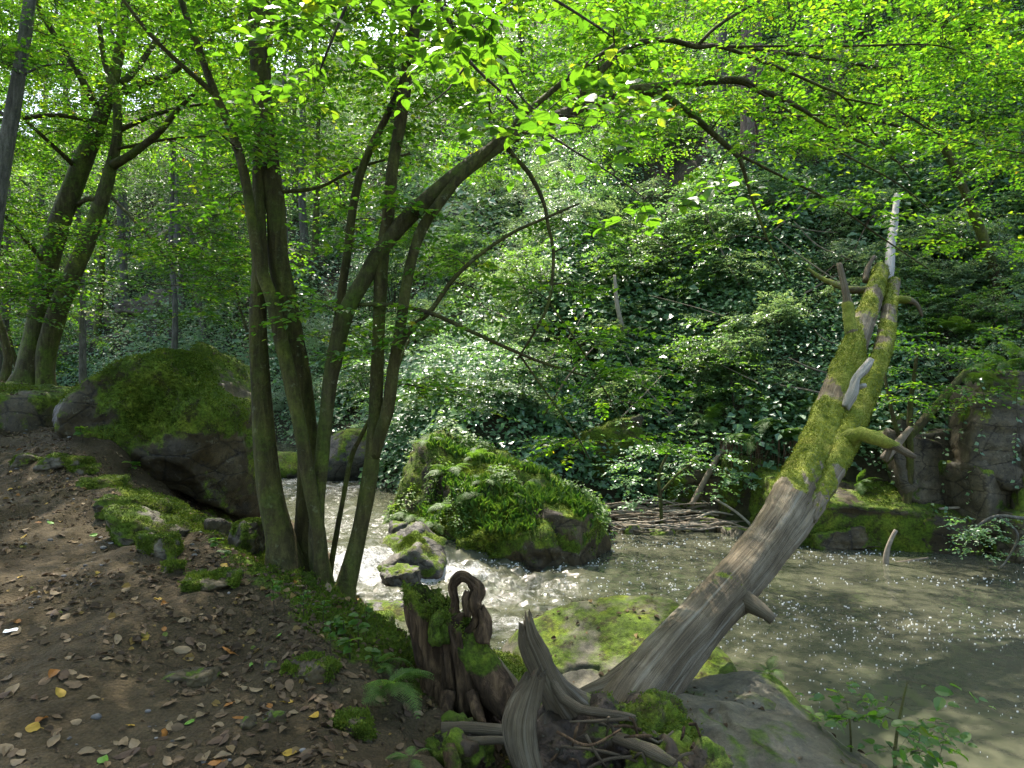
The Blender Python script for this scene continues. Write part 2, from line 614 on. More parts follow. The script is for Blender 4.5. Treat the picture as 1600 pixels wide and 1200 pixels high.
M["soil_clump"] = rock_mat("root_soil", (0.022, 0.015, 0.009), (0.040, 0.027, 0.016), (0.07, 0.05, 0.03))


def soil_mat():
    t = NT("trodden_soil")
    co = t.coord("Object")
    n1 = t.noise(co, 0.7, 5, 0.6)
    n2 = t.noise(co, 9.0, 6, 0.7)
    n3 = t.noise(co, 60.0, 5, 0.75)
    n4 = t.n("TexVoronoi", {"Vector": co, "Scale": 55.0, "Randomness": 1.0}).outputs["Distance"]
    c = t.ramp(n1, [(0.3, (0.025, 0.018, 0.0075)), (0.5, (0.042, 0.031, 0.0145)), (0.7, (0.064, 0.050, 0.027))])
    c = t.mix(0.6, c, t.ramp(n2, [(0.3, (0.5, 0.47, 0.42)), (0.7, (1.4, 1.4, 1.4))]), 'MULTIPLY')
    c = t.mix(0.6, c, t.ramp(n3, [(0.3, (0.35, 0.35, 0.35)), (0.7, (1.6, 1.55, 1.5))]), 'MULTIPLY')
    mm = t.math('ADD', t.attr("moss"), t.math('MULTIPLY', t.math('SUBTRACT', t.noise(co, 6.0, 5, 0.7), 0.5), 1.1))
    mf = t.ramp(mm, [(0.44, (0, 0, 0)), (0.60, (1, 1, 1))])
    c = t.mix(mf, c, moss_color(t, co, 1.3))
    h = t.mix(mf, t.mix(0.45, t.mix(0.5, n2, n3), n4), t.noise(co, 80.0, 4, 0.75))
    b = t.n("BsdfPrincipled", {"Base Color": c, "Roughness": 0.92, "Specular IOR Level": 0.2, "Normal": t.bump(h, 0.8, 0.03)})
    return t.done(b.outputs[0])


def hill_mat():
    t = NT("forest_floor")
    co = t.coord("Object")
    n1 = t.noise(co, 0.6, 5, 0.6)
    n2 = t.noise(co, 6.0, 6, 0.7)
    n3 = t.noise(co, 30.0, 5, 0.75)
    c = t.ramp(n1, [(0.35, (0.028, 0.030, 0.014)), (0.5, (0.045, 0.036, 0.022)), (0.65, (0.03, 0.042, 0.012))])
    c = t.mix(0.7, c, t.ramp(n2, [(0.3, (0.4, 0.4, 0.4)), (0.7, (1.5, 1.5, 1.4))]), 'MULTIPLY')
    b = t.n("BsdfPrincipled", {"Base Color": c, "Roughness": 0.95, "Specular IOR Level": 0.15, "Normal": t.bump(t.mix(0.5, n2, n3), 0.9, 0.08)})
    return t.done(b.outputs[0])


def wood_mat():
    """weathered barkless wood, mossy where the attribute says."""
    t = NT("weathered_wood")
    co = t.coord("Object")
    gr = t.n("CombineXYZ", {"X": t.math('MULTIPLY', t.attr("ca"), 1.0), "Y": t.math('MULTIPLY', t.attr("sa"), 1.0), "Z": t.math('MULTIPLY', t.attr("len"), 0.13)}).outputs[0]
    n1 = t.noise(gr, 6.0, 8, 0.72, 0.15)
    n2 = t.noise(co, 1.6, 5, 0.6)
    n3 = t.noise(gr, 24.0, 6, 0.75, 0.1)
    c = t.ramp(n2, [(0.3, (0.066, 0.049, 0.028)), (0.5, (0.115, 0.090, 0.055)), (0.68, (0.19, 0.16, 0.11))])
    c = t.mix(0.7, c, t.ramp(n1, [(0.34, (0.32, 0.28, 0.23)), (0.5, (1, 1, 1)), (0.7, (1.35, 1.32, 1.28))]), 'MULTIPLY')
    c = t.mix(0.6, c, t.ramp(n3, [(0.3, (0.30, 0.27, 0.23)), (0.6, (1.25, 1.25, 1.25))]), 'MULTIPLY')
    c = t.mix(0.9, c, t.ramp(t.noise(gr, 9.0, 4, 0.6, 0.1), [(0.30, (0.14, 0.12, 0.09)), (0.39, (1, 1, 1))]), 'MULTIPLY')
    bl = t.ramp(t.noise(gr, 3.2, 5, 0.7, 0.3), [(0.56, (0, 0, 0)), (0.66, (1, 1, 1))])
    c = t.mix(t.math('MULTIPLY', bl, 0.55), c, (0.24, 0.22, 0.17, 1))
    pale = t.attr("pale")
    c = t.mix(t.math('MULTIPLY', pale, 0.8), c, t.ramp(n1, [(0.3, (0.22, 0.20, 0.165)), (0.6, (0.42, 0.40, 0.36))]))
    mm = t.math('ADD', t.attr("moss"), t.math('MULTIPLY', t.math('SUBTRACT', t.noise(co, 7.0, 5, 0.7), 0.5), 0.9))
    mf = t.ramp(mm, [(0.44, (0, 0, 0)), (0.58, (1, 1, 1))])
    mb = t.noise(co, 3.0, 4)
    mcol = t.ramp(mb, [(0.3, (0.085, 0.110, 0.012)), (0.5, (0.16, 0.19, 0.022)), (0.7, (0.26, 0.25, 0.04))])
    mcol = t.mix(0.6, mcol, t.ramp(t.noise(co, 30, 4, 0.7), [(0.3, (0.35, 0.35, 0.35)), (0.7, (1.45, 1.45, 1.45))]), 'MULTIPLY')
    c = t.mix(mf, c, mcol)
    h = t.mix(mf, t.mix(0.4, n1, n3), t.noise(co, 50, 5, 0.8))
    b = t.n("BsdfPrincipled", {"Base Color": c, "Roughness": 0.82, "Specular IOR Level": 0.25, "Normal": t.bump(h, 0.85, 0.025)})
    return t.done(b.outputs[0])


def rot_mat():
    t = NT("rotten_wood")
    co = t.coord("Object", (7, 7, 1.2))
    c0 = t.coord("Object")
    n1 = t.noise(co, 3.0, 7, 0.7, 0.5)
    n2 = t.noise(c0, 5.0, 5)
    c = t.ramp(n1, [(0.3, (0.014, 0.009, 0.005)), (0.5, (0.055, 0.034, 0.018)), (0.68, (0.15, 0.095, 0.05))])
    c = t.mix(0.5, c, t.ramp(n2, [(0.35, (0.6, 0.6, 0.6)), (0.65, (1.3, 1.3, 1.3))]), 'MULTIPLY')
    mm = t.math('ADD', t.attr("moss"), t.math('MULTIPLY', t.math('SUBTRACT', t.noise(c0, 11.0, 5, 0.7), 0.5), 1.0))
    mf = t.ramp(mm, [(0.44, (0, 0, 0)), (0.60, (1, 1, 1))])
    c = t.mix(mf, c, moss_color(t, c0, 1.6))
    h = t.mix(mf, n1, t.noise(c0, 80, 4, 0.75))
    b = t.n("BsdfPrincipled", {"Base Color": c, "Roughness": 0.9, "Specular IOR Level": 0.2, "Normal": t.bump(h, 1.0, 0.03)})
    return t.done(b.outputs[0])


def water_mat():
    t = NT("turbid_water")
    co = t.coord("Object")
    cs = t.coord("Object", (1.0, 1.0, 1.0))
    n1 = t.noise(cs, 5.0, 4, 0.6, 0.6)
    n2 = t.noise(cs, 17.0, 4, 0.6, 0.4)
    fo = t.attr("foam")
    st = t.noise(co, 3.0, 7, 0.68, 1.6)
    st2 = t.noise(co, 14.0, 6, 0.75, 1.2)
    st3 = t.noise(co, 48.0, 4, 0.75, 0.5)
    fn = t.math('ADD', t.math('ADD', t.math('MULTIPLY', st, 0.45), t.math('MULTIPLY', st2, 0.35)), t.math('MULTIPLY', st3, 0.20))
    fm = t.math('ADD', fo, t.math('MULTIPLY', t.math('SUBTRACT', fn, 0.5), 4.6))
    ff = t.ramp(fm, [(0.44, (0, 0, 0)), (0.70, (0.35, 0.35, 0.35)), (1.0, (1, 1, 1))])
    col = t.ramp(n1, [(0.3, (0.044, 0.047, 0.031)), (0.7, (0.066, 0.066, 0.043))])
    col = t.mix(ff, col, (0.42, 0.42, 0.41, 1))
    rough = t.mix(ff, (0.045,)*3, (0.55,)*3)
    h = t.math('ADD', t.math('MULTIPLY', n1, 0.7), t.math('MULTIPLY', n2, 0.3))
    nb = t.bump(h, t.math('ADD', 0.25, t.math('MULTIPLY', fo, 0.5)), 0.06)
    nb = t.bump(t.math('MULTIPLY', ff, st3), 0.6, 0.03, nb)
    b = t.n("BsdfPrincipled", {"Base Color": col, "Roughness": rough, "IOR": 1.333, "Specular IOR Level": 0.5, "Normal": nb})
    return t.done(b.outputs[0])


def flat_mat(name, stops, rough=0.8, scale=6.0, trans=0.0, bump=0.3, gen="Object"):
    t = NT(name)
    co = t.coord(gen)
    r = t.attr("rnd")
    n = t.noise(co, scale, 4, 0.65)
    c = t.ramp(r, stops)
    c = t.mix(0.6, c, t.ramp(n, [(0.3, (0.5, 0.47, 0.42)), (0.7, (1.3, 1.3, 1.3))]), 'MULTIPLY')
    b = t.n("BsdfPrincipled", {"Base Color": c, "Roughness": rough, "Specular IOR Level": 0.3, "Normal": t.bump(n, bump, 0.01)})
    if trans:
        tr = t.n("BsdfTranslucent", {"Color": c})
        return t.done(t.n("MixShader", {0: trans, 1: b.outputs[0], 2: tr.outputs[0]}).outputs[0])
    return t.done(b.outputs[0])


M["soil"] = soil_mat()
M["hill"] = hill_mat()
M["wood"] = wood_mat()
M["rot"] = rot_mat()
M["water"] = water_mat()
M["foam"] = flat_mat("foam_fleck", [(0, (0.40, 0.40, 0.38)), (1, (0.62, 0.62, 0.60))], 0.6)
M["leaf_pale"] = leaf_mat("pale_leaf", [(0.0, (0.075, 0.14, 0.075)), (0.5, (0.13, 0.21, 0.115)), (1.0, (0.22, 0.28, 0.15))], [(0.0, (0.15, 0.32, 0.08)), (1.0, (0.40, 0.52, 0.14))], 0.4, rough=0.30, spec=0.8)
M["stone"] = flat_mat("gravel", [(0.0, (0.05, 0.047, 0.044)), (0.6, (0.10, 0.095, 0.09)), (1.0, (0.19, 0.18, 0.165))], 0.75, 30)
M["litter"] = flat_mat("dry_leaf", [(0.0, (0.040, 0.025, 0.012)), (0.45, (0.085, 0.056, 0.029)), (0.8, (0.15, 0.105, 0.056)), (0.95, (0.20, 0.13, 0.03)), (1.0, (0.08, 0.13, 0.02))], 0.75, 20, 0.15)
M["dry_brown"] = flat_mat("brown_fallen_leaf", [(0, (0.105, 0.070, 0.036)), (1, (0.105, 0.070, 0.036))], 0.7, 25, 0.12)
M["dry_tan"] = flat_mat("tan_fallen_leaf", [(0, (0.185, 0.135, 0.075)), (1, (0.185, 0.135, 0.075))], 0.7, 25, 0.12)
M["dry_dark"] = flat_mat("dark_fallen_leaf", [(0, (0.060, 0.036, 0.019)), (1, (0.060, 0.036, 0.019))], 0.7, 25, 0.1)
M["dry_yellow"] = flat_mat("yellow_fallen_leaf", [(0, (0.34, 0.22, 0.025)), (1, (0.34, 0.22, 0.025))], 0.6, 25, 0.2)
M["dry_orange"] = flat_mat("orange_fallen_leaf", [(0, (0.24, 0.10, 0.018)), (1, (0.24, 0.10, 0.018))], 0.6, 25, 0.2)
M["fresh_green"] = flat_mat("green_fallen_leaf", [(0, (0.12, 0.26, 0.03)), (1, (0.12, 0.26, 0.03))], 0.5, 25, 0.2)
M["paper"] = flat_mat("paper", [(0, (0.75, 0.75, 0.73)), (1, (0.75, 0.75, 0.73))], 0.7, 10)
M["stick"] = flat_mat("dry_stick", [(0, (0.10, 0.075, 0.05)), (0.5, (0.19, 0.155, 0.115)), (1, (0.30, 0.265, 0.215))], 0.85, 14)
M["deadroot"] = flat_mat("hanging_root", [(0, (0.05, 0.028, 0.014)), (1, (0.12, 0.07, 0.04))], 0.9, 14)
M["moss_tuft"] = leaf_mat("moss_tuft", [(0.0, (0.035, 0.060, 0.006)), (0.6, (0.075, 0.115, 0.010)), (1.0, (0.14, 0.16, 0.02))], [(0.0, (0.06, 0.10, 0.01)), (1.0, (0.15, 0.20, 0.02))], 0.3, rough=0.7, spec=0.15)
M["moss_log"] = leaf_mat("trunk_moss", [(0.0, (0.085, 0.105, 0.012)), (0.5, (0.17, 0.20, 0.024)), (1.0, (0.27, 0.27, 0.045))], [(0.0, (0.12, 0.17, 0.01)), (1.0, (0.32, 0.38, 0.04))], 0.3, rough=0.7, spec=0.15)

# ------------------------------------------------------------------ ground, hillside, water
def poly_sd(x, y, pts):
    """signed distance to an open polyline, positive on its left when walking along it."""
    x = np.asarray(x, float)
    y = np.asarray(y, float)
    best = np.full(x.shape, 1e9)
    sg = np.ones(x.shape)
    for (ax, ay), (bx, by) in zip(pts[:-1], pts[1:]):
        dx, dy = bx-ax, by-ay
        t = np.clip(((x-ax)*dx+(y-ay)*dy)/(dx*dx+dy*dy), 0, 1)
        ex, ey = x-ax-t*dx, y-ay-t*dy
        d = ex*ex+ey*ey
        cr = dx*(y-ay)-dy*(x-ax)
        m = d < best-1e-12
        best = np.where(m, d, best)
        sg = np.where(m, np.sign(cr), sg)
    return np.sqrt(best)*sg


BREAK = [(0.9, -8), (0.45, 0), (0.0, 1.6), (-0.40, 3.0), (-0.75, 4.3), (-1.15, 5.0), (-1.65, 5.5), (-2.3, 6.3), (-3.1, 6.9), (-4.3, 8.0),
         (-6.2, 10.2), (-9.2, 13.2), (-14, 19), (-22, 26), (-34, 34)]
FOOT = [(24, 5), (14, 9.0), (8.4, 11.8), (5.3, 13.2), (2.4, 14.0), (1.3, 13.8), (0.2, 13.3), (-1.2, 13.5), (-2.5, 15), (-3.7, 17.5), (-8, 24), (-16, 30), (-30, 37), (-60, 48)]


def water_z(x, y):
    x = np.asarray(x, float)
    y = np.asarray(y, float)
    u = (x+1.2)*-0.4+(y-10.6)*0.917
    m = 1-sstep(0.2, 1.4, x)
    return -2.8+m*(0.36*sstep(-0.35, 0.45, u)+0.035*np.maximum(u, 0))


def near_z(x, y, fine=True):
    x = np.asarray(x, float)
    y = np.asarray(y, float)
    s = poly_sd(x, y, BREAK)
    zp = -1.6+0.122*(np.clip(y, -6, 13)-3)+0.05*np.maximum(0, y-13)+0.05*np.clip(-x-6, 0, 10)+0.012*np.clip(s, 0, 3)
    d = np.maximum(-s, 0)
    z = zp-0.15*sstep(0.45, 0.0, s)-np.minimum(d, 0.85)*0.95-(0.38+0.75*sstep(4.5, 5.6, y)*np.where(x < -2.6, sstep(8.0, 6.8, y), 1.0))*np.clip(d-0.85, 0, 4)
    z = z+0.42*np.exp(-((x+8.6)**2+(y-12.1)**2)/2.2)
    z = z+0.30*np.exp(-((x-0.35)**2/0.5+(y-4.0)**2/0.5))
    z = z+0.55*np.exp(-((x+4.9)**2/1.3+(y-9.6)**2/1.2))+0.35*np.exp(-((x+6.0)**2/0.5+(y-11.0)**2/0.8))
    z = np.maximum(z, -3.6)
    q = xyz(x, y)
    sr = s.ravel()
    n = 0.07*fbm(q*0.8, 3, 3)
    if fine:
        n = n+0.035*fbm(q*3.1, 3, 11)*(1+1.6*sstep(0.3, -0.2, sr))+0.012*fbm(q*11, 3, 21)
    return z+n.reshape(x.shape)


def hill_d(x, y):
    return poly_sd(x, y, FOOT[::-1])


def hill_z(x, y):
    x = np.asarray(x, float)
    y = np.asarray(y, float)
    d = hill_d(x, y)
    rock = sstep(4.0, 5.2, x)
    deb = sstep(0.3, 1.0, x)*(1-sstep(3.8, 4.8, x))
    rest = np.clip(1-rock-deb, 0, 1)
    p_rock = 1.7*sstep(0.0, 1.0, d)+1.12*np.maximum(d-0.9, 0)
    p_deb = 0.30*sstep(0, 1.2, d)+0.9*sstep(1.1, 1.7, d)+1.18*np.maximum(d-1.5, 0)
    p_rest = 0.7*sstep(0, 0.8, d)+1.05*np.maximum(d-0.5, 0)
    p = rock*p_rock+deb*p_deb+rest*p_rest
    cut = np.maximum(d-17, 0)
    p = p-0.28*cut
    z = water_z(x, y)*0+np.where(x < 1, -2.8+0.45*sstep(1, -2, x)+0.02*np.clip(-x, 0, 40), -2.8)+p
    z = np.where(d < 0, -2.8+0.5*np.maximum(d, -2)-0.02+0.4*sstep(1, -2, x), z)
    q = xyz(x, y)
    n = (0.45*fbm(q*0.35, 3, 31)+0.16*fbm(q*1.3, 3, 41)).reshape(x.shape)
    return z+n*sstep(0.0, 1.5, d)


def grid(xs, ys, zf):
    X, Y = np.meshgrid(xs, ys)
    Z = zf(X, Y)
    V = np.stack([X.ravel(), Y.ravel(), Z.ravel()], 1)
    nx, ny = len(xs), len(ys)
    i = np.arange(ny-1)[:, None]*nx+np.arange(nx-1)[None]
    Q = np.stack([i, i+1, i+nx+1, i+nx], -1).reshape(-1, 4)
    return V, Q


xs = np.concatenate([np.arange(-34, -9, 0.5), np.arange(-9, 3.4, 0.04), np.arange(3.4, 7, 0.4)])
ys = np.concatenate([np.arange(-8, 1.0, 0.4), np.arange(1.0, 12.5, 0.04), np.arange(12.5, 40, 0.5)])
V, Q = grid(xs, ys, near_z)
s_ = poly_sd(V[:, 0], V[:, 1], BREAK)
nz = fbm(V*np.array([1.3, 1.3, 0.3]), 4, 77)
moss = 1.0*sstep(0.75, 0.15, s_)*sstep(-0.85, -0.35, s_)*sstep(3.6, 4.3, V[:, 1])*sstep(8.6, 7.0, V[:, 1])+0.28*nz-0.08
moss = moss+0.5*sstep(-0.6, -1.4, s_)
moss = np.clip(moss, 0, 1)
V[:, 2] += moss*0.03*(fbm(V*16, 3, 5)*0.6+0.6)
tag(obj("ground", mesh("ground", V, [Q], {"moss": moss}), M["soil"]), kind="structure")
bvh_add("ground", V, [Q])
gV, gMoss = V, moss

xs = np.concatenate([np.arange(-62, -12, 0.6), np.arange(-12, 15, 0.16), np.arange(15, 34, 0.8)])
ys = np.concatenate([np.arange(4, 9, 0.5), np.arange(9, 32, 0.16), np.arange(32, 78, 0.8)])
V, Q = grid(xs, ys, hill_z)
d_ = hill_d(V[:, 0], V[:, 1])
V = V
keep = (d_ > -1.6)
kq = keep[Q].all(1)
tag(obj("hillside", mesh("hillside", V, [Q[kq]]), M["hill"]), kind="structure")
bvh_add("hill", V, [Q[kq]])


def water_surf(x, y):
    z = water_z(x, y)
    u = (x+1.2)*-0.4+(y-10.6)*0.917
    rap = np.exp(-((u+0.9)/1.3)**2)*sstep(2.0, 0.6, x)+0.30*sstep(0.0, 1.5, u)*sstep(1.0, 0, x)
    q = xyz(x, y)
    z = z+(rap.ravel()*0.085*fbm(q*2.6, 5, 51, 0.6)+(0.004+0.03*rap.ravel())*fbm(q*9, 3, 61).ravel()).reshape(x.shape)
    return z+0.05*np.exp(-((u+0.7)/0.35)**2)*np.clip(rap, 0, 1)


xs = np.concatenate([np.arange(-30, -4, 0.3), np.arange(-4, 7, 0.04), np.arange(7, 26, 0.3)])
ys = np.concatenate([np.arange(0.5, 5, 0.2), np.arange(5, 14, 0.04), np.arange(14, 40, 0.3)])
V, Q = grid(xs, ys, water_surf)
x, y = V[:, 0], V[:, 1]
u = (x+1.2)*-0.4+(y-10.6)*0.917
foam = np.full(len(V), -0.45)


def foam_line(pts, w, a):
    global foam
    d = np.abs(poly_sd(x, y, pts))
    wob = 0.25*fbm(xyz(x, y)*1.1, 3, 15)
    foam = np.maximum(foam, a*np.exp(-((d+wob*w)/w)**2)-0.45*(1-np.exp(-((d+wob*w)/w)**2)))


foam_line([(-2.9, 10.2), (-2.0, 10.3), (-1.2, 10.4), (-0.6, 10.4)], 0.5, 0.95)
foam_line([(-2.6, 9.6), (-1.6, 9.4), (-0.7, 9.6), (0.4, 9.8)], 0.6, 0.50)
foam_line([(-1.3, 9.0), (-0.5, 8.4), (0.5, 8.3), (1.2, 8.3)], 0.5, 0.56)
foam_line([(-0.9, 8.0), (-0.2, 7.3), (0.4, 7.2)], 0.6, 0.40)
foam_line([(0.6, 9.2), (2.0, 8.6), (3.4, 7.8), (4.6, 7.2)], 0.35, 0.10)  # this streak and the next: pool sparkles painted in as faint foam
foam_line([(2.2, 7.6), (3.4, 7.7), (4.4, 6.9), (5.6, 6.6)], 0.20, 0.15)
foam_line([(-0.4, 10.9), (0.5, 10.75), (1.3, 10.95)], 0.06, 0.7)
foam_line([(-0.9, 11.4), (-1.3, 12.4), (-2.2, 14.0)], 0.25, 0.35)
foam = np.maximum(foam, np.where((u > 0.1) & (x < 0.6), 0.20+0.32*fbm(xyz(x, y)*0.5, 3, 19), -1))
water = tag(obj("water", mesh("water", V, [Q], {"foam": foam}), M["water"]), kind="structure")

# floating flecks of foam on the pool
g = rng(5)
N = 26000
fx = g.uniform(-0.5, 12, N)
fy = g.uniform(4.8, 14.2, N)
dens = 0.30+1.5*fbm(xyz(fx*0.35+fy*0.35, fy*1.7-fx*0.5), 4, 23)-0.006*(fx-1)**2
dens = dens*sstep(5.2, 7.6, fy+0.25*fx)+0.1*(fy > 6)
ok = (g.uniform(0, 1, N) < dens*0.26) & (hill_d(fx, fy) < -0.1)
fx, fy = fx[ok], fy[ok]
N = len(fx)
k = 7
ang = np.linspace(0, 2*np.pi, k, endpoint=False)
rad = ((0.003+0.009*g.random(N)**3)*np.clip(fy/11, 0.55, 1.1))[:, None]*g.uniform(0.6, 1.3, (N, k))
vx = fx[:, None]+rad*np.cos(ang)*1.5
vy = fy[:, None]+rad*np.sin(ang)
vz = water_surf(fx, fy)[:, None]+0.010+0*vx
top = np.stack([vx, vy, vz], -1).reshape(-1, 3)
low = np.stack([fx[:, None]+(vx-fx[:, None])*1.1, fy[:, None]+(vy-fy[:, None])*1.1, vz-0.02], -1).reshape(-1, 3)
i0 = np.arange(N)[:, None]*k
Ft = i0+np.arange(k)[None]
j = np.arange(k)
side = np.stack([i0+j, i0+(j+1) % k, i0+(j+1) % k+N*k, i0+j+N*k], -1)[..., [0, 3, 2, 1]].reshape(-1, 4)
tag(obj("foam_flecks", mesh("foam_flecks", np.vstack([top, low]), [Ft, side], {"rnd": np.repeat(g.random(2*N), k)}), M["foam"]),
    "white flecks of foam drifting across the dark pool", "foam", kind="stuff")


# ------------------------------------------------------------------ rocks
def ground_hit(px, py, keys=("ground",)):
    d = Vector(((px-800)/F, 1, (600-py)/F))
    best = None
    for k_ in keys:
        h = bvhs[k_].ray_cast(Vector((0, 0, 0)), d.normalized())
        if h[0] is not None and (best is None or h[0].y < best.y):
            best = h[0]
    return best


def fuzz(V, N, w, n, g, ln=(0.010, 0.026), jit=0.018):
    i = g.choice(len(V), n, p=w/w.sum())
    b = V[i]+g.normal(0, jit, (n, 3))*(1-np.abs(N[i]))
    d = N[i]*0.8+g.normal(0, 0.55, (n, 3))
    return leaves(b-N[i]*0.004, d, g.normal(0, 1, (n, 3)), g.uniform(*ln, n), 0.28, 4, np.clip(0.5+0.35*fbm(V[i]*5, 2, 3)+g.normal(0, 0.2, n), 0, 1))


def moss_part(root, V, Fc, mo, n, seed, ln, lim=0.5, mat="moss_tuft"):
    """small upright moss shoots where the surface is mossy."""
    w = np.clip(mo-lim, 0, 1)+1e-7
    Vf, Fa, r, _ = fuzz(V, vnormals(V, Fc), w, n, rng(seed), ln, ln[1]*0.9)
    obj("moss", mesh("moss", Vf, [Fa], {"rnd": r}, smooth=False), M[mat], root)


def rock(name, label, c, size, seed, mat="rock", rz=0.0, cat="rock", group=None, key=None, tufts=0, tl=(0.008, 0.02), **kw):
    V, Fc, at = rock_geo(size, seed, **kw)
    V = rotz(V, rz)
    o = obj(name, mesh(name, V, Fc, at), M[mat], loc=c)
    tag(o, label, cat, group)
    if tufts:
        moss_part(o, V, Fc, at["moss"], tufts, seed, tl)
    bvh_add(key or ("rock%d" % len(bvhs)), V, Fc, c)
    if key is None:
        rock_keys.append("rock%d" % (len(bvhs)-1))
    else:
        rock_keys.append(key)
    return o


rock_keys = []
# the great overhanging boulder beyond the path
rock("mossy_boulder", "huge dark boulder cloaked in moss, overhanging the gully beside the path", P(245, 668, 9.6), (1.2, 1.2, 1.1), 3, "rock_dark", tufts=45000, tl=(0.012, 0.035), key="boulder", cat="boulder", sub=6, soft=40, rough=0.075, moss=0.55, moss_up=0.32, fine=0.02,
     planes=[((-0.47, -0.05, 0.88), 0.87), ((0.62, -0.1, 0.78), 0.98), ((0.10, -0.60, 0.80), 1.12), ((1, -0.15, 0.12), 1.27), ((0.9, -0.3, -0.3), 1.35), ((-0.49, -0.12, -0.87), 0.50), ((0.08, -1, 0.12), 0.85),
             ((-0.15, -0.75, -0.64), 0.82), ((0, 1, 0), 1.2), ((-0.8, 0.5, 0.2), 1.35), ((-0.70, -0.68, 0.20), 1.12), ((0.6, -0.75, 0.25), 1.18), ((0.85, 0.5, 0), 1.3), ((0.75, -0.55, -0.25), 1.22)])
rock("ledge_rock", "flat-topped mossy ledge in front of the forked tree", Vector((-7.75, 10.75, -0.50)), (1.2, 0.75, 0.45), 8, "rock_dark", key="ledge", tufts=9000, tl=(0.012, 0.03), sub=5, soft=22, rough=0.06, moss=0.52, moss_up=0.35,
     planes=[((0.05, -0.1, 1), 0.40), ((1, -0.1, 0.15), 1.12), ((0.1, -1, 0.2), 0.62), ((-1, 0, 0), 2.2), ((0, 1, 0), 0.8), ((0, 0, -1), 0.5), ((0.7, -0.7, 0.2), 1.15)])

path_rocks = [  # px, py of the centre, width px, height px, seed, mat, moss, label
    (226, 822, 128, 56, 11, "rock", 0.62, "long rounded rock with thick green moss, biggest on the path edge"),
    (248, 848, 62, 36, 12, "rock", 0.55, "small rounded mossy rock leaning on the long path-edge rock"),
    (212, 788, 96, 30, 13, "rock_dark", 0.80, "dark green moss-covered rock just behind the long path-edge rock"),
    (98, 716, 66, 18, 14, "rock", 0.60, "flat mossy stone lying in the sunlit stretch of path"),
    (42, 716, 44, 16, 15, "rock_dark", 0.35, "low brown stone next to the flat mossy path stone"),
    (132, 732, 40, 12, 16, "rock", 0.55, "thin mossy stone at the path edge below the ledge"),
    (160, 752, 60, 16, 18, "rock_dark", 0.85, "moss cushion stone half sunk in the path edge"),
    (330, 908, 74, 22, 19, "rock_dark", 0.42, "flat grey-green stone half sunk below the mossy strip"),
    (305, 1052, 88, 20, 20, "rock_dark", 0.2, "flat bare grey slab sunk in the bare soil of the path"),
    (483, 1040, 84, 28, 21, "rock_dark", 0.34, "brown rock embedded at the foot of the mossy strip"),
    (425, 1118, 34, 22, 23, "rock_dark", 0.18, "smooth dark stone amid dry leaves near the stump"),
    (388, 1126, 26, 20, 24, "rock_dark", 0.10, "small dark stone by the smooth stone near the stump"),
    (422, 1040, 26, 18, 25, "rock_dark", 0.25, "little mossy stone above the embedded brown rock"),
    (553, 1130, 60, 46, 26, "rock_dark", 0.55, "dark mossy rock on the bank next to the green fern"),
    (268, 886, 34, 20, 27, "rock_dark", 0.40, "small dull stone between leaves below the path-edge rocks"),
    (382, 842, 62, 58, 28, "rock_dark", 0.40, "angular dark rock under the overhanging boulder"),
    (345, 822, 40, 30, 29, "rock_dark", 0.25, "slanting brown slab in front of the overhanging boulder"),
]
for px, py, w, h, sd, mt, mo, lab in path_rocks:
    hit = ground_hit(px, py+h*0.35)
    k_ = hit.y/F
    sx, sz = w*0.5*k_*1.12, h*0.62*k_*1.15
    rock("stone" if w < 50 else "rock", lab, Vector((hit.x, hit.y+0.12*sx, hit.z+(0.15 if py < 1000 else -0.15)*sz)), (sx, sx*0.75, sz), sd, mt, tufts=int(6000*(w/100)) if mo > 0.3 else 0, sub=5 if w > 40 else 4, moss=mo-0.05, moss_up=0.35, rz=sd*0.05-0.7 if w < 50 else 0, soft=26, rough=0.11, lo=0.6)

W = lambda px, py, Y: P(px, py, Y)
rock("mossy_rock", "round yellow-green mossy rock at the foot of the tree clump", Vector((-1.52, 7.3, -2.62)), (0.30, 0.28, 0.30), 33, "rock_dark", tufts=6000, moss=0.65, sub=5)
rock("wet_rock", "flat black wet rock in the white water beside the tree clump", Vector((-1.62, 8.75, -2.78)), (0.42, 0.30, 0.14), 34, "rock_wet", moss=0.05, sub=5)
rock("mossy_rock", "long green-topped rock with the cascade breaking past it", Vector((-1.50, 10.75, -2.50)), (0.60, 0.45, 0.30), 35, "rock_wet", tufts=9000, moss=0.34, moss_up=0.45, sub=5, rz=0, rough=0.1, soft=30, planes=[((-0.35, -0.35, 0.87), 0.15), ((0.55, -0.3, 0.78), 0.21), ((0, -1, 0.3), 0.34), ((0.9, 0, -0.1), 0.50), ((-1, 0, 0.2), 0.62), ((0, 1, 0), 0.4), ((0, 0, -1), 0.3)])
rock("wet_rock", "grey wet rock just below the green-topped rock in the cascade", Vector((-1.58, 10.05, -2.72)), (0.30, 0.26, 0.19), 36, "rock_wet", moss=0.02, moss_up=0.3, sub=5, rough=0.12, soft=30, lo=0.6)
rock("wet_rock", "small dark rock poking from the stream behind the green-topped rock", Vector((-1.85, 11.6, -2.36)), (0.18, 0.15, 0.14), 37, "rock_wet", moss=0.1, sub=4)
rock("mossy_rock", "small pointed mossy rock between the bank and the hollow stump", Vector((-1.02, 6.75, -2.70)), (0.16, 0.15, 0.17), 38, "rock_dark", moss=0.5, sub=4)
rock("mossy_rock", "low brown mossy rock on the bank above the fern", Vector((-0.98, 5.5, -2.35)), (0.22, 0.22, 0.20), 39, "rock_dark", moss=0.35, sub=4)
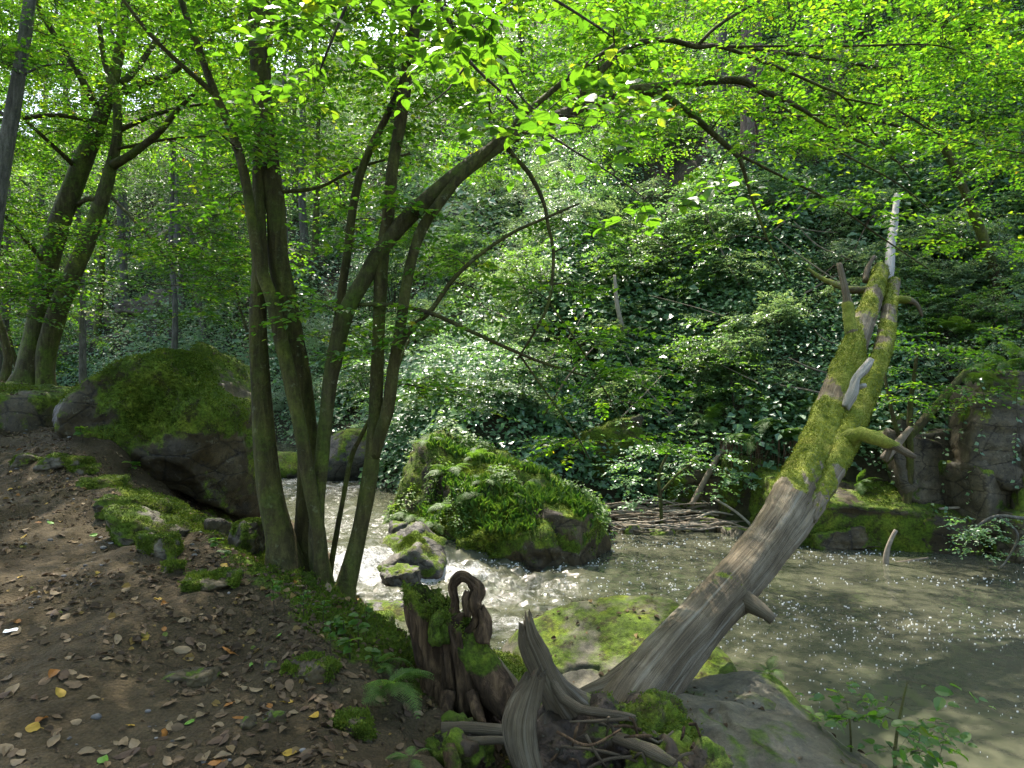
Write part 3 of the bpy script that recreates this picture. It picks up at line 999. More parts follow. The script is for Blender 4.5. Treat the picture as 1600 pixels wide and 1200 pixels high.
rock("mossy_rock", "green dome-shaped rock wedged behind the hollow stump", Vector((-0.10, 5.4, -2.42)), (0.42, 0.40, 0.36), 40, "rock_dark", tufts=12000, moss=0.62, sub=5)
rock("mossy_rock", "mossy rock in the upstream rapids between the tree stems", Vector((-5.35, 17.0, -2.05)), (0.50, 0.45, 0.42), 41, "rock_wet", moss=0.6, sub=4)
rock("wet_rock", "dark rock under the shrubs on the upstream far bank", Vector((-3.7, 16.9, -1.75)), (0.95, 0.7, 0.75), 42, "rock_wet", moss=0.2, sub=5)
rock("wet_rock", "black stone in the shallow water by the overhanging boulder", Vector((-4.2, 11.9, -2.40)), (0.32, 0.25, 0.14), 43, "rock_wet", moss=0.1, sub=4)
rock("flat_rock", "broad smooth slab with a green moss film under the fallen trunk", Vector((0.86, 5.75, -2.50)), (1.2, 1.3, 0.5), 44, "rock_smooth", key="slab", cat="rock", sub=6, soft=9, rough=0.04, moss=0.50, moss_up=0.06, fine=0.006,
     planes=[((-0.18, -0.30, 1), 0.36), ((-0.72, -0.2, 0.55), 0.74), ((-0.5, 0.8, 0.3), 1.0), ((0.15, 0.9, 0.45), 0.98), ((0.9, 0.2, 0.3), 0.85), ((0.4, -0.9, 0.1), 1.1), ((-0.4, -0.85, 0.25), 1.05), ((0, 0, -1), 0.7)])
rock("bank_rock", "bare grey rock with a mossy flank at the water's edge, lowest in view", Vector((1.38, 3.95, -2.40)), (1.1, 1.0, 0.6), 45, "rock_smooth", key="bank_a", sub=6, soft=7, rough=0.05, moss=0.22, moss_up=0.0, fine=0.006, moss_dir=(0.75, 0, -0.1),
     planes=[((0.05, -0.1, 1), 0.40), ((0.62, -0.1, 0.78), 0.60), ((0.9, 0.1, 0.2), 0.98), ((0, 1, 0.2), 0.75), ((-0.9, 0.1, 0.3), 0.8), ((0, -1, 0.3), 0.9), ((0, 0, -1), 0.7), ((0.5, 0.8, 0.5), 0.72)])
rock("bank_rock", "rounded grey rock with green moss down its side, resting against the bare rock", Vector((1.62, 4.78, -2.42)), (0.6, 0.55, 0.42), 46, "rock_smooth", key="bank_b", sub=6, soft=9, rough=0.05, moss=0.18, moss_up=0.0, fine=0.006, moss_dir=(0.75, 0, -0.1),
     planes=[((-0.1, -0.15, 1), 0.30), ((0.7, 0, 0.65), 0.42), ((0.95, 0.2, 0.1), 0.6), ((0, 1, 0.3), 0.5), ((-0.9, 0.1, 0.3), 0.55), ((0, -1, 0.4), 0.5), ((0, 0, -1), 0.5)])
rock("bank_rock", "smooth grey rock tucked under the thick end of the fallen trunk", Vector((1.28, 5.15, -2.50)), (0.55, 0.5, 0.42), 47, "rock_smooth", key="bank_c", sub=5, moss=0.25, moss_up=0.1)

# mossy islet boulder carrying ferns
rock("islet_boulder", "big moss and fern covered boulder rising between cascade and pool", Vector((-0.40, 12.15, -2.52)), (1.7, 1.4, 1.1), 51, "rock_dark", tufts=40000, tl=(0.015, 0.045), key="islet", cat="boulder", sub=6, soft=22, rough=0.13, moss=0.58, moss_up=0.45, fine=0.022,
     wet=-0.34, planes=[((0.26, -0.36, 1), 0.72), ((-0.55, -0.55, 0.65), 0.92), ((-0.75, -0.75, -0.1), 1.28), ((0.95, -0.2, 0.10), 1.72), ((0.55, -0.85, 0.12), 1.45), ((0.1, -1, 0.25), 1.22), ((0.5, 0, 0.85), 1.15), ((0, 1, 0.1), 1.6), ((-1, 0.3, 0.2), 1.75), ((0, 0, -1), 1.0)])
rock("islet_block", "angular bare-sided block at the pool end of the fern boulder", Vector((0.80, 11.50, -2.45)), (0.6, 0.55, 0.5), 52, "rock_dark", key="islet_b", wet=-0.36, tufts=6000, tl=(0.012, 0.03), sub=5, soft=28, rough=0.05, moss=0.35, moss_up=0.45, strata=0.02,
     planes=[((0.1, -0.15, 1), 0.52), ((0.85, -0.5, -0.05), 0.50), ((-0.25, -0.95, 0.12), 0.52), ((0.8, 0, 0.6), 0.60), ((-0.6, -0.5, 0.6), 0.62), ((0, 1, 0), 0.6), ((-1, 0, 0), 0.8), ((0, 0, -1), 0.6)])

far_rocks = [  # px, py, width px, height px, Y, seed, moss, label
    (1322, 812, 250, 110, 13.3, 61, 0.62, "long dark mossy rock bank above the pool, below the mossy trunk"),
    (1462, 834, 130, 84, 12.4, 62, 0.52, "blocky rock with ivy trailing over it at the pool edge"),
    (1452, 748, 112, 104, 13.0, 63, 0.20, "square pale stone block midway up the dry rock wall"),
    (1468, 692, 112, 58, 13.2, 64, 0.18, "flat layered stone block on top of the square pale block"),
    (1556, 690, 108, 150, 12.2, 65, 0.10, "rounded brown stone standing in the rock wall like a shield"),
    (1546, 790, 120, 84, 12.2, 66, 0.15, "cracked brown block below the shield-shaped stone"),
    (1600, 845, 90, 110, 11.6, 67, 0.28, "tall pale block at the very edge of the rock wall"),
    (1630, 740, 110, 140, 11.9, 68, 0.15, "dark layered block beside the shield-shaped stone"),
    (1590, 610, 120, 60, 12.6, 69, 0.25, "overhanging top block of the rock wall under hanging ferns"),
    (1400, 690, 60, 80, 13.6, 70, 0.30, "dark recessed stone behind the slender mossy sapling"),
    (1318, 838, 120, 30, 12.6, 71, 0.50, "low dark green slab just breaking the pool surface"),
    (1190, 770, 150, 84, 14.7, 72, 0.60, "shadowed mossy rock under the hanging red roots"),
    (1100, 762, 100, 60, 15.0, 73, 0.50, "dark hollow-sided rock behind the driftwood heap"),
    (985, 838, 30, 32, 13.6, 74, 0.35, "square grey stone at the water's edge under the driftwood"),
    (1034, 840, 38, 26, 13.5, 75, 0.35, "leaning mossy stone at the water's edge under the driftwood"),
    (1042, 850, 22, 14, 13.3, 76, 0.02, "small pale stone in the water before the driftwood"),
    (1098, 826, 40, 20, 13.8, 77, 0.45, "green stone lying under the long driftwood branch"),
    (1160, 832, 66, 16, 13.5, 78, 0.10, "flat grey stone in the mud beside the fallen trunk"),
    (1126, 842, 26, 10, 13.4, 79, 0.05, "flat pebble-like stone in the mud by the pool"),
    (940, 700, 90, 90, 14.3, 80, 0.60, "mossy rock behind the fern boulder, half hidden by leaves"),
    (185, 508, 110, 40, 29.0, 81, 0.15, "brown sandstone ledge on the far slope, lowest shelf"),
    (168, 540, 130, 40, 28.6, 82, 0.18, "pale sandstone foot of the cliff behind the boulder"),
    (280, 516, 110, 34, 29.0, 83, 0.20, "sandstone ledge with dark slot above the boulder"),
    (250, 480, 120, 38, 29.8, 84, 0.15, "upper sandstone shelf under hanging shrubs"),
    (372, 604, 70, 60, 25.0, 85, 0.30, "upright sandstone block beyond the boulder's shoulder"),
    (742, 345, 100, 66, 22.0, 86, 0.25, "grey cliff face showing through leaves up the slope"),
    (690, 404, 90, 36, 20.5, 87, 0.25, "grey ledge below the cliff face up the slope"),
    (480, 430, 70, 70, 25.0, 88, 0.25, "grey cliff seen between the tree clump stems"),
    (800, 310, 90, 26, 23.0, 89, 0.15, "long brown ledge above the cliff face up the slope"),
    (300, 390, 110, 70, 32.0, 90, 0.30, "shadowed cliff behind the leaves of the forked tree"),
]
for px, py, w, h, Y, sd, mo, lab in far_rocks:
    k_ = Y/F
    c = P(px, py, Y)
    if sd >= 80:
        hit = ground_hit(px, py, ("hill",))
        if hit is not None:
            k_ = hit.y/F
            c = hit+Vector((0, 0.25*w*0.5*k_, -0.1))
    sx, sz = w*0.5*k_*1.08, h*0.5*k_*1.1
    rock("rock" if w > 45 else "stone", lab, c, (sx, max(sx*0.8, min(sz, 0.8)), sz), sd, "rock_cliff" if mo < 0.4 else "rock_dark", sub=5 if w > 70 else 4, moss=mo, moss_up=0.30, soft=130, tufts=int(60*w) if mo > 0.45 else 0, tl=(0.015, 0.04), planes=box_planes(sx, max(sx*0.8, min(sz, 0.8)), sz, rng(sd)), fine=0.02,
         strata=0.10 if w > 80 else 0.05, rough=0.035, rz=(sd*0.37) % 0.5-0.25)


# ------------------------------------------------------------------ leaf and twig geometry
def sprays(o, h, L, K, leaf_len, g, tilt=0.25, droop=0.18, mode=6, ltilt=0.30, wr=0.30, tr=0.0035, drop=0.12):
    """flat beech-like sprays; returns leaf geometry and twig geometry."""
    n = len(o)
    h = unit(h)
    up = unit(np.array([0, 0, 1.0])+g.normal(0, tilt, (n, 3)))
    s = unit(np.cross(h, up))
    m = np.cross(s, h)
    t = np.linspace(0.10, 1.0, K)[None]+g.normal(0, 0.025, (n, K))
    t[:, -1] = 1.0
    bend = g.normal(0, 0.10, (n, 1))
    pos = o[:, None]+h[:, None]*(L[:, None]*t)[..., None]-np.array([0, 0, 1.0])*(droop*L[:, None]*t*t)[..., None]+s[:, None]*(bend*L[:, None]*t*t)[..., None]
    sg = np.where(np.arange(K) % 2 == 0, 1.0, -1.0)[None]*np.ones((n, 1))
    ang = np.radians(g.normal(52, 12, (n, K)))*sg
    ang[:, -1] *= 0.15
    d = h[:, None]*np.cos(ang)[..., None]+s[:, None]*np.sin(ang)[..., None]+m[:, None]*g.normal(-0.12, 0.16, (n, K))[..., None]
    nr = m[:, None]+g.normal(0, ltilt, (n, K, 3))
    ln = leaf_len*g.uniform(0.65, 1.2, (n, K))*(1-0.35*np.abs(2*t-1.0))
    keep = (g.random((n, K)) > drop).ravel()
    rnd = np.clip(g.beta(2, 2.5, (n, 1))*0.55+g.random((n, K))*0.5, 0, 1)
    V, Fa, r, uv = leaves(pos.reshape(-1, 3)[keep], d.reshape(-1, 3)[keep], nr.reshape(-1, 3)[keep], ln.ravel()[keep], wr, mode, rnd.ravel()[keep])
    tt = np.array([0, 0.35, 0.7, 1.0])[None]
    tp = o[:, None]+h[:, None]*(L[:, None]*tt)[..., None]-np.array([0, 0, 1.0])*(droop*L[:, None]*tt*tt)[..., None]+s[:, None]*(bend*L[:, None]*tt*tt)[..., None]
    tv, tq = prisms(tp, np.array([1.0, 0.75, 0.5, 0.2])[None]*tr*np.ones((n, 1)))
    return (V, Fa, r, uv), (tv, tq)


def grow(nodes, radii, targets, g, rmin=0.004, per=0.010, jit=0.10, arch=0.10, maxseg=5, rmax=0.045):
    """join cluster centres to a skeleton, nearest first, sharing what has grown; returns the branch mesh and the branch ends."""
    N = [np.asarray(nodes, float)]
    Rd = [np.asarray(radii, float)]
    T = np.asarray(targets, float)
    dmin = np.array([np.min(np.linalg.norm(N[0]-t, axis=1)) for t in T])
    segs_p, segs_r, ends = [], [], []
    for i in np.argsort(dmin):
        t = T[i]
        A = np.concatenate(N)
        ra = np.concatenate(Rd)
        dist = np.linalg.norm(A-t, axis=1)
        j = int(np.argmin(dist+0.25*np.abs(A[:, 2]-t[2])))
        a, dl = A[j], dist[j]
        u = np.linspace(0, 1, 7)[:, None]
        p = a*(1-u)+t*u
        p[:, 2] += arch*dl*np.sin(np.pi*u[:, 0])
        p[1:-1] += g.normal(0, jit*dl*0.35, (5, 3))*np.array([1, 1, 0.6])
        r0 = min(ra[j]*0.75, rmin+per*dl, rmax)
        r = r0*(1-u[:, 0])+rmin*u[:, 0]
        segs_p.append(p)
        segs_r.append(r)
        N.append(p[1:])
        Rd.append(r[1:])
        ends.append((t, unit((p[-1]-p[-3])[None])[0], p))
    V, Q = prisms(np.array(segs_p), np.array(segs_r), 5)
    return V, Q, ends


def cluster_sprays(ends, per, g, spread=0.35, along=0.6):
    """spray origins and headings around each branch end."""
    O, H = [], []
    for t, d, p in ends:
        k = max(2, int(g.poisson(per)))
        a0 = math.atan2(d[1], d[0])
        for i in range(k):
            u = 1-along*g.random()**1.5
            idx = u*(len(p)-1)
            i0 = int(idx)
            i1 = min(i0+1, len(p)-1)
            q = p[i0]*(1-(idx-i0))+p[i1]*(idx-i0)
            a = a0+g.normal(0, 1.0)
            O.append(q+g.normal(0, 0.02, 3))
            H.append((math.cos(a), math.sin(a), g.normal(0.03, 0.16)))
    return np.array(O), np.array(H)


def region_targets(regs, g, hole=0.0, seed=0, freq=0.9):
    out = []
    for (x0, x1, y0, y1, Y0, Y1, n) in regs:
        k = 0
        tries = 0
        while k < n and tries < n*12:
            tries += 1
            Y = g.uniform(Y0, Y1)
            q = np.array(P(g.uniform(x0, x1), g.uniform(y0, y1), Y))
            if hole and fbm(q[None]*freq, 2, seed)[0] < hole-0.6:
                continue
            out.append(q)
            k += 1
    return np.array(out)


def build_crown(root, nodes, radii, targets, seed, per=8, L=(0.35, 0.75), K=12, leaf=0.075, mode=6, mat="leaf", bark="bark_thin", spread=0.35, wr=0.30, tr=0.003, rmin=0.005, rmax=0.045, droop=0.18, ltilt=0.3, tilt=0.25, name_b="branches"):
    g = rng(seed)
    V, Q, ends = grow(nodes, radii, targets, g, rmin=rmin, rmax=rmax)
    O, H = cluster_sprays(ends, per, g, spread)
    (lv, lf, lr, uv), (tv, tq) = sprays(O, H, g.uniform(L[0], L[1], len(O)), K, leaf, g, mode=mode, wr=wr, tr=tr, droop=droop, ltilt=ltilt, tilt=tilt)
    if V is not None:
        bv = np.vstack([V, tv])
        bq = np.vstack([Q, tq+len(V)])
        obj("twigs", mesh("twigs", bv, [bq]), M[bark], root)
    obj("crown", mesh("crown", lv, [lf], {"rnd": lr}, smooth=False, uv=uv if mode == 10 else None), M[mat], root)
    return ends


def pix_path(pts, wscale=1.0):
    """[(px, py, Y, width px)] -> world points and radii."""
    p = [P(a, b, c) for a, b, c, w in pts]
    r = [0.5*w*c/F*wscale for a, b, c, w in pts]
    return p, r


def local(V, loc):
    return V-np.asarray(loc)[None]


def stem(root, name, pts, mat, seed, sides=14, step=0.05, amp=0.09, ridge=0.05, nridge=5, flare=None, wscale=0.9, skel=None, every=4):
    p, r = pix_path(pts, wscale)
    V, fs, at = tube(p, r, sides, step, amp, ridge, seed, nridge, flare, fine=0.03)
    o = obj(name, mesh(name, local(V, root.location), fs), M[mat], root)
    if skel is not None:
        q, rr = catmull(p, r, 0.12)
        skel[0].append(q)
        skel[1].append(rr)
    return o


# ------------------------------------------------------------------ the clump of stems at the bank edge
base1 = Vector((-1.60, 5.65, -1.75))
T1 = thing("clump_tree", "multi-stemmed tree clump with dark trunks and a long arching limb on the bank edge", "tree", base1)
sk = ([], [])
stem(T1, "trunk", [(452, 925, 5.55, 76), (440, 850, 5.6, 56), (420, 760, 5.65, 48), (408, 620, 5.7, 38), (403, 510, 5.7, 35), (406, 430, 5.7, 31), (405, 340, 5.75, 24), (404, 240, 5.8, 21), (412, 130, 5.9, 18), (424, 10, 6.0, 16), (430, -150, 6.2, 12), (424, -320, 6.3, 7)], "bark", 1, 18, flare=(0.5, 0.9, 3), skel=sk, wscale=0.79)
stem(T1, "trunk", [(486, 935, 5.75, 60), (479, 830, 5.8, 48), (482, 720, 5.8, 42), (472, 610, 5.8, 41), (458, 530, 5.8, 40), (446, 460, 5.8, 40), (434, 400, 5.8, 38), (431, 330, 5.8, 36), (418, 240, 5.85, 39), (408, 140, 5.9, 38), (402, 0, 6.0, 40), (392, -160, 6.1, 34), (384, -420, 6.3, 22), (392, -760, 6.6, 10)], "bark", 2, 18, flare=(0.5, 0.5, 3), skel=sk, wscale=0.79)
stem(T1, "trunk", [(504, 955, 5.45, 34), (500, 850, 5.5, 28), (486, 770, 5.5, 27), (473, 690, 5.5, 26), (457, 610, 5.55, 29), (441, 540, 5.6, 28), (425, 470, 5.6, 25), (405, 410, 5.6, 23), (394, 350, 5.6, 21), (385, 290, 5.6, 19), (366, 215, 5.6, 18), (338, 150, 5.5, 16), (312, 80, 5.5, 14), (288, 15, 5.4, 12), (250, -120, 5.3, 7)], "bark", 3, 14, skel=sk, wscale=0.79)
stem(T1, "trunk", [(510, 950, 5.6, 50), (496, 850, 5.6, 32), (497, 790, 5.6, 27), (502, 730, 5.6, 27), (509, 660, 5.6, 26), (519, 580, 5.6, 30), (540, 490, 5.6, 32), (573, 430, 5.6, 32), (606, 376, 5.6, 32), (656, 322, 5.6, 31), (712, 275, 5.6, 33), (765, 236, 5.65, 28), (817, 204, 5.7, 27), (891, 175, 5.8, 23), (940, 157, 5.9, 21), (990, 141, 6.0, 20), (1080, 128, 6.1, 13)], "bark_moss", 4, 16, flare=(0.3, 0.3, 3), skel=sk, wscale=0.79)
stem(T1, "trunk", [(524, 970, 5.5, 62), (540, 915, 5.55, 38), (562, 830, 5.6, 33), (580, 735, 5.6, 31), (586, 660, 5.6, 26), (590, 575, 5.6, 25), (593, 480, 5.6, 24), (597, 400, 5.6, 25), (606, 340, 5.6, 24), (614, 262, 5.6, 23), (628, 175, 5.65, 24), (639, 88, 5.7, 25), (653, 0, 5.75, 22), (668, -120, 5.9, 18), (690, -360, 6.0, 9)], "bark", 5, 16, flare=(0.45, 0.6, 3), skel=sk, wscale=0.79)
stem(T1, "trunk", [(586, 715, 5.57, 16), (594, 680, 5.55, 22), (606, 640, 5.52, 22), (615, 575, 5.5, 20), (626, 505, 5.5, 19), (640, 420, 5.5, 18), (660, 357, 5.5, 19), (690, 313, 5.52, 17), (720, 276, 5.55, 16), (765, 232, 5.6, 14), (821, 178, 5.7, 11), (880, 128, 5.8, 9), (960, 70, 5.9, 7)], "bark", 6, 12, skel=sk)
stem(T1, "trunk", [(516, 900, 5.75, 10), (522, 855, 5.75, 10), (535, 785, 5.75, 9), (549, 715, 5.75, 9), (565, 680, 5.7, 8), (585, 640, 5.65, 6)], "bark", 7, 8, skel=sk)
stem(T1, "trunk", [(505, 660, 5.72, 13), (519, 580, 5.75, 15), (529, 490, 5.8, 15), (540, 415, 5.8, 15), (556, 300, 5.85, 14), (577, 236, 5.9, 13), (606, 178, 5.95, 12), (640, 100, 6.0, 8)], "bark", 8, 10, skel=sk)
for i, pts in enumerate([
    [(990, 141, 6.0, 18), (1110, 127, 6.1, 13), (1158, 126, 6.15, 14), (1181, 138, 6.2, 9), (1222, 154, 6.3, 9), (1257, 173, 6.4, 7), (1290, 195, 6.5, 5), (1345, 222, 6.7, 4), (1420, 262, 6.9, 3)],
    [(1000, 140, 6.0, 15), (1040, 152, 6.0, 13), (1075, 175, 6.0, 12), (1110, 205, 6.05, 11), (1138, 230, 6.1, 10), (1155, 246, 6.1, 8), (1180, 325, 6.2, 5), (1209, 395, 6.3, 3), (1232, 440, 6.3, 2.5)],
    [(1155, 242, 6.1, 6), (1240, 285, 6.2, 4), (1300, 316, 6.3, 4), (1370, 366, 6.4, 3), (1450, 420, 6.5, 2)],
    [(891, 170, 5.8, 14), (930, 120, 5.8, 12), (985, 72, 5.9, 11), (1040, 62, 6.0, 10), (1089, 73, 6.1, 9), (1124, 73, 6.2, 7), (1197, 98, 6.3, 6), (1285, 136, 6.5, 5), (1320, 154, 6.6, 4), (1380, 225, 6.7, 3), (1425, 283, 6.8, 2.5)],
    [(1089, 73, 6.1, 7), (1110, 50, 6.1, 6), (1135, 31, 6.15, 6), (1182, 3, 6.2, 5), (1230, -30, 6.2, 4)],
    [(1124, 73, 6.2, 5), (1210, 72, 6.3, 4), (1320, 72, 6.4, 4), (1470, 72, 6.6, 3), (1540, 105, 6.8, 2)],
    [(1155, 126, 6.15, 6), (1230, 172, 6.2, 4), (1300, 230, 6.2, 4), (1400, 285, 6.2, 3), (1455, 330, 6.3, 2)],
    [(1320, 154, 6.6, 4), (1400, 172, 6.6, 4), (1480, 215, 6.6, 3), (1600, 240, 6.7, 2.5)],
    [(612, 560, 5.5, 9), (642, 515, 5.5, 10), (674, 484, 5.5, 9), (709, 435, 5.5, 8), (747, 400, 5.5, 7), (800, 364, 5.55, 6), (856, 339, 5.6, 5), (905, 318, 5.7, 4)],
    [(560, 476, 5.6, 7), (618, 477, 5.4, 8), (677, 491, 5.4, 8), (730, 515, 5.4, 7), (800, 547, 5.4, 6), (852, 568, 5.5, 5), (936, 594, 5.6, 3)],
    [(790, 228, 5.7, 9), (806, 248, 5.7, 9), (828, 273, 5.7, 9), (849, 315, 5.65, 7), (857, 355, 5.6, 6), (865, 395, 5.6, 6), (858, 470, 5.5, 6), (835, 519, 5.5, 5), (808, 562, 5.5, 3)],
    [(860, 475, 5.5, 4), (905, 540, 5.5, 3), (945, 610, 5.6, 2.5), (985, 680, 5.6, 1.6)],
    [(812, 555, 5.5, 4), (863, 627, 5.5, 3), (905, 687, 5.5, 3), (922, 718, 5.5, 2)],
    [(870, 590, 5.5, 3), (870, 615, 5.5, 2.5), (850, 650, 5.5, 2)],
    [(440, 300, 5.8, 8), (500, 292, 5.9, 6), (560, 262, 6.0, 5), (640, 240, 6.1, 4)],
    [(338, 150, 5.5, 10), (250, 70, 5.3, 8), (200, 10, 5.2, 6), (140, -70, 5.1, 4)],
    [(425, 10, 6.0, 12), (330, -100, 5.6, 9), (200, -180, 5.2, 6)],
    [(653, 0, 5.75, 12), (760, -130, 5.6, 9), (900, -220, 5.6, 7), (1100, -300, 5.8, 5)],
]):
    stem(T1, "branch", pts, "bark_moss" if i in (1,) else "bark", 20+i, 7, 0.07, 0.10, 0.0, skel=sk)
nodes, radii = np.concatenate(sk[0]), np.concatenate(sk[1])
g = rng(101)
tg = region_targets([
    (200, 640, -200, 60, 4.6, 8.2, 95), (300, 660, 60, 330, 4.8, 7.8, 48), (560, 1000, -200, 60, 4.6, 8.4, 95), (600, 1000, 60, 200, 5.0, 8, 46),
    (950, 1640, -200, 60, 5.2, 9, 100), (1000, 1640, 60, 240, 5.5, 9, 105), (1080, 1600, 230, 400, 6.0, 9, 50),
    (640, 980, 430, 640, 5.2, 6.2, 16), (880, 1020, 520, 720, 5.3, 6.2, 8), (690, 960, 300, 420, 5.4, 6.2, 5), (480, 680, 330, 620, 5.3, 6.3, 12)], g, 0.38, 7)
# hidden upper crown above the picture, which shades the bank
def shade_targets_any(n, xr, yr, z0, tr_, g, seed, hole):
    out = []
    sd = np.array(sun_dir)
    while len(out) < n:
        q = np.array([g.uniform(*xr), g.uniform(*yr), z0])+sd*g.uniform(*tr_)
        if 600-q[2]/q[1]*F < 290 and fbm(q[None]*0.55, 2, seed)[0] > hole:
            out.append(q)
    return np.array(out)


def shade_targets(n, xr, yr, z0, tr_, g, seed, hole):
    out = []
    sd = np.array(sun_dir)
    while len(out) < n:
        q = np.array([g.uniform(*xr), g.uniform(*yr), z0])+sd*g.uniform(*tr_)
        b0 = q-sd*((q[2]-z0)/sd[2])
        if b0[0] > 2.6 and b0[1] < 6.6:
            continue
        if q[2]/q[1] > 0.60 and fbm(q[None]*0.55, 2, seed)[0] > hole:
            out.append(q)
    return np.array(out)


tg2 = np.vstack([shade_targets(240, (-7.5, 0.5), (1.5, 7.5), -1.5, (9.0, 14), g, 9, -0.42), shade_targets(130, (-0.5, 5.0), (3.5, 8.5), -2.2, (10, 14.5), g, 10, -0.22)])
tga = np.vstack([tg, tg2])
sd_ = np.array(sun_dir)
foot = tga-sd_[None]*((tga[:, 2]+2.8)/sd_[2])[:, None]
tga = tga[~((foot[:, 0] > 2.9) & (foot[:, 0] < 5.6) & (foot[:, 1] > 4.0) & (foot[:, 1] < 6.6))]
build_crown(T1, nodes-np.array(base1), radii, tga-np.array(base1), 102, per=8.5, L=(0.30, 0.70), K=12, leaf=0.072, rmax=0.02, rmin=0.003, tr=0.0022)

# leafy branch hanging close to the lens from a tree behind
base4 = P(600, -420, 2.6)
T4 = thing("overhanging_branch", "close leafy branch with large serrated-looking leaves hanging from above", "branch", base4)
sk = ([], [])
for i, pts in enumerate([
    [(600, -420, 2.6, 20), (660, -120, 2.6, 13), (684, 0, 2.6, 7), (709, 45, 2.6, 6), (733, 95, 2.6, 6), (790, 150, 2.6, 5), (830, 190, 2.6, 5), (880, 225, 2.55, 4), (960, 275, 2.5, 3), (1010, 312, 2.5, 2)],
    [(684, 0, 2.6, 6), (740, 45, 2.7, 5), (783, 90, 2.7, 5), (805, 140, 2.7, 4), (850, 180, 2.7, 3), (930, 200, 2.7, 2)],
    [(660, -120, 2.6, 9), (800, -40, 2.4, 6), (900, 20, 2.3, 5), (960, 60, 2.3, 3)],
    [(660, -120, 2.6, 9), (560, -20, 2.6, 6), (520, 60, 2.6, 5), (500, 110, 2.6, 3)],
    [(733, 95, 2.6, 4), (700, 140, 2.55, 3), (660, 170, 2.5, 2)],
]):
    stem(T4, "branch", pts, "bark_thin", 60+i, 7, 0.04, 0.08, 0.0, skel=sk)
g = rng(111)
tg = region_targets([(640, 980, -60, 130, 2.2, 3.0, 15), (760, 1010, 110, 260, 2.3, 2.9, 9), (440, 640, -80, 90, 2.3, 3.2, 9), (360, 520, 60, 220, 2.9, 3.6, 5), (960, 1050, 280, 330, 2.4, 2.6, 2), (1090, 1160, 280, 310, 2.6, 2.8, 1)], g)
build_crown(T4, np.concatenate(sk[0])-np.array(base4), np.concatenate(sk[1]), tg-np.array(base4), 112, per=4.2, L=(0.14, 0.30), K=6, leaf=0.072, mode=10, mat="leaf_near", rmax=0.004, rmin=0.0015, tr=0.0014, wr=0.31, droop=0.30, ltilt=0.35)

# forked tree beside the boulder
base2 = Vector((-8.35, 12.0, -0.25))
T2 = thing("forked_tree", "leaning mossy tree forking low down beside the great boulder", "tree", base2)
sk = ([], [])
stem(T2, "trunk", [(42, 622, 12.0, 78), (48, 580, 12.0, 58), (62, 500, 12.0, 52), (74, 420, 12.0, 44), (92, 350, 12.0, 44), (118, 280, 12.0, 40), (146, 210, 12.0, 34), (166, 160, 12.0, 28), (180, 110, 12.0, 22), (192, 40, 12.0, 18), (205, -80, 12.0, 12)], "bark_moss", 9, 18, wscale=0.72, flare=(0.8, 0.5, 4), skel=sk, step=0.1)
stem(T2, "trunk", [(74, 625, 11.85, 36), (72, 560, 11.85, 40), (92, 480, 11.85, 38), (118, 420, 11.85, 34), (140, 370, 11.85, 32), (160, 310, 11.85, 28), (176, 250, 11.85, 22), (184, 200, 11.85, 18), (180, 140, 11.9, 16), (164, 100, 11.9, 12), (155, 40, 11.8, 9)], "bark_moss", 10, 16, wscale=0.72, flare=(0.5, 0.5, 3), skel=sk, step=0.1)
for i, pts in enumerate([
    [(178, 258, 11.8, 17), (215, 235, 11.6, 14), (250, 205, 11.4, 11), (275, 175, 11.2, 9), (310, 140, 11.0, 6)],
    [(196, 142, 12.0, 16), (225, 130, 11.8, 13), (262, 118, 11.6, 11), (290, 96, 11.4, 8), (330, 60, 11.2, 5)],
    [(190, 130, 12.0, 13), (215, 105, 12.1, 11), (245, 60, 12.2, 8), (270, 10, 12.3, 6)],
    [(150, 165, 11.9, 12), (120, 110, 11.6, 11), (88, 60, 11.4, 10), (60, 10, 11.2, 9), (45, -20, 11.1, 7)],
    [(146, 190, 11.9, 8), (90, 180, 11.6, 8), (30, 185, 11.3, 7), (-40, 190, 11, 5)],
    [(115, 258, 11.9, 9), (80, 225, 11.5, 7), (40, 188, 11.2, 6)],
    [(120, 320, 12.0, 8), (140, 310, 11.8, 9), (155, 315, 11.8, 8)],
    [(70, 410, 11.9, 9), (48, 385, 11.6, 8), (20, 350, 11.3, 7), (-20, 310, 11.0, 5)],
    [(176, 310, 11.8, 6), (210, 345, 11.5, 5), (250, 390, 11.3, 4), (290, 450, 11.2, 3)],
    [(184, 205, 11.9, 9), (240, 180, 11.7, 8), (300, 165, 11.5, 5), (360, 160, 11.3, 3)],
    [(186, 232, 11.8, 6), (260, 218, 11.6, 5), (330, 212, 11.3, 3)],
]):
    stem(T2, "branch", pts, "bark_moss" if i < 4 else "bark", 70+i, 8, 0.12, 0.12, 0.0, skel=sk)
g = rng(121)
tg = region_targets([(-120, 420, -250, 60, 9.5, 16, 115), (-100, 420, 60, 240, 10, 15, 100), (160, 420, 230, 420, 9.8, 12.6, 34), (-120, 340, -120, 210, 12, 16, 60), (-60, 120, 300, 500, 10.2, 12, 16), (200, 390, 400, 500, 9.8, 11.5, 9)], g, 0.36, 13, 0.6)
tg2 = region_targets([(-200, 500, -600, -250, 9.5, 13, 50)], g, 0.3, 14, 0.5)
build_crown(T2, np.concatenate(sk[0])-np.array(base2), np.concatenate(sk[1]), np.vstack([tg, tg2])-np.array(base2), 122, per=11, L=(0.5, 1.1), K=14, leaf=0.085, rmax=0.035, rmin=0.005, tr=0.004)

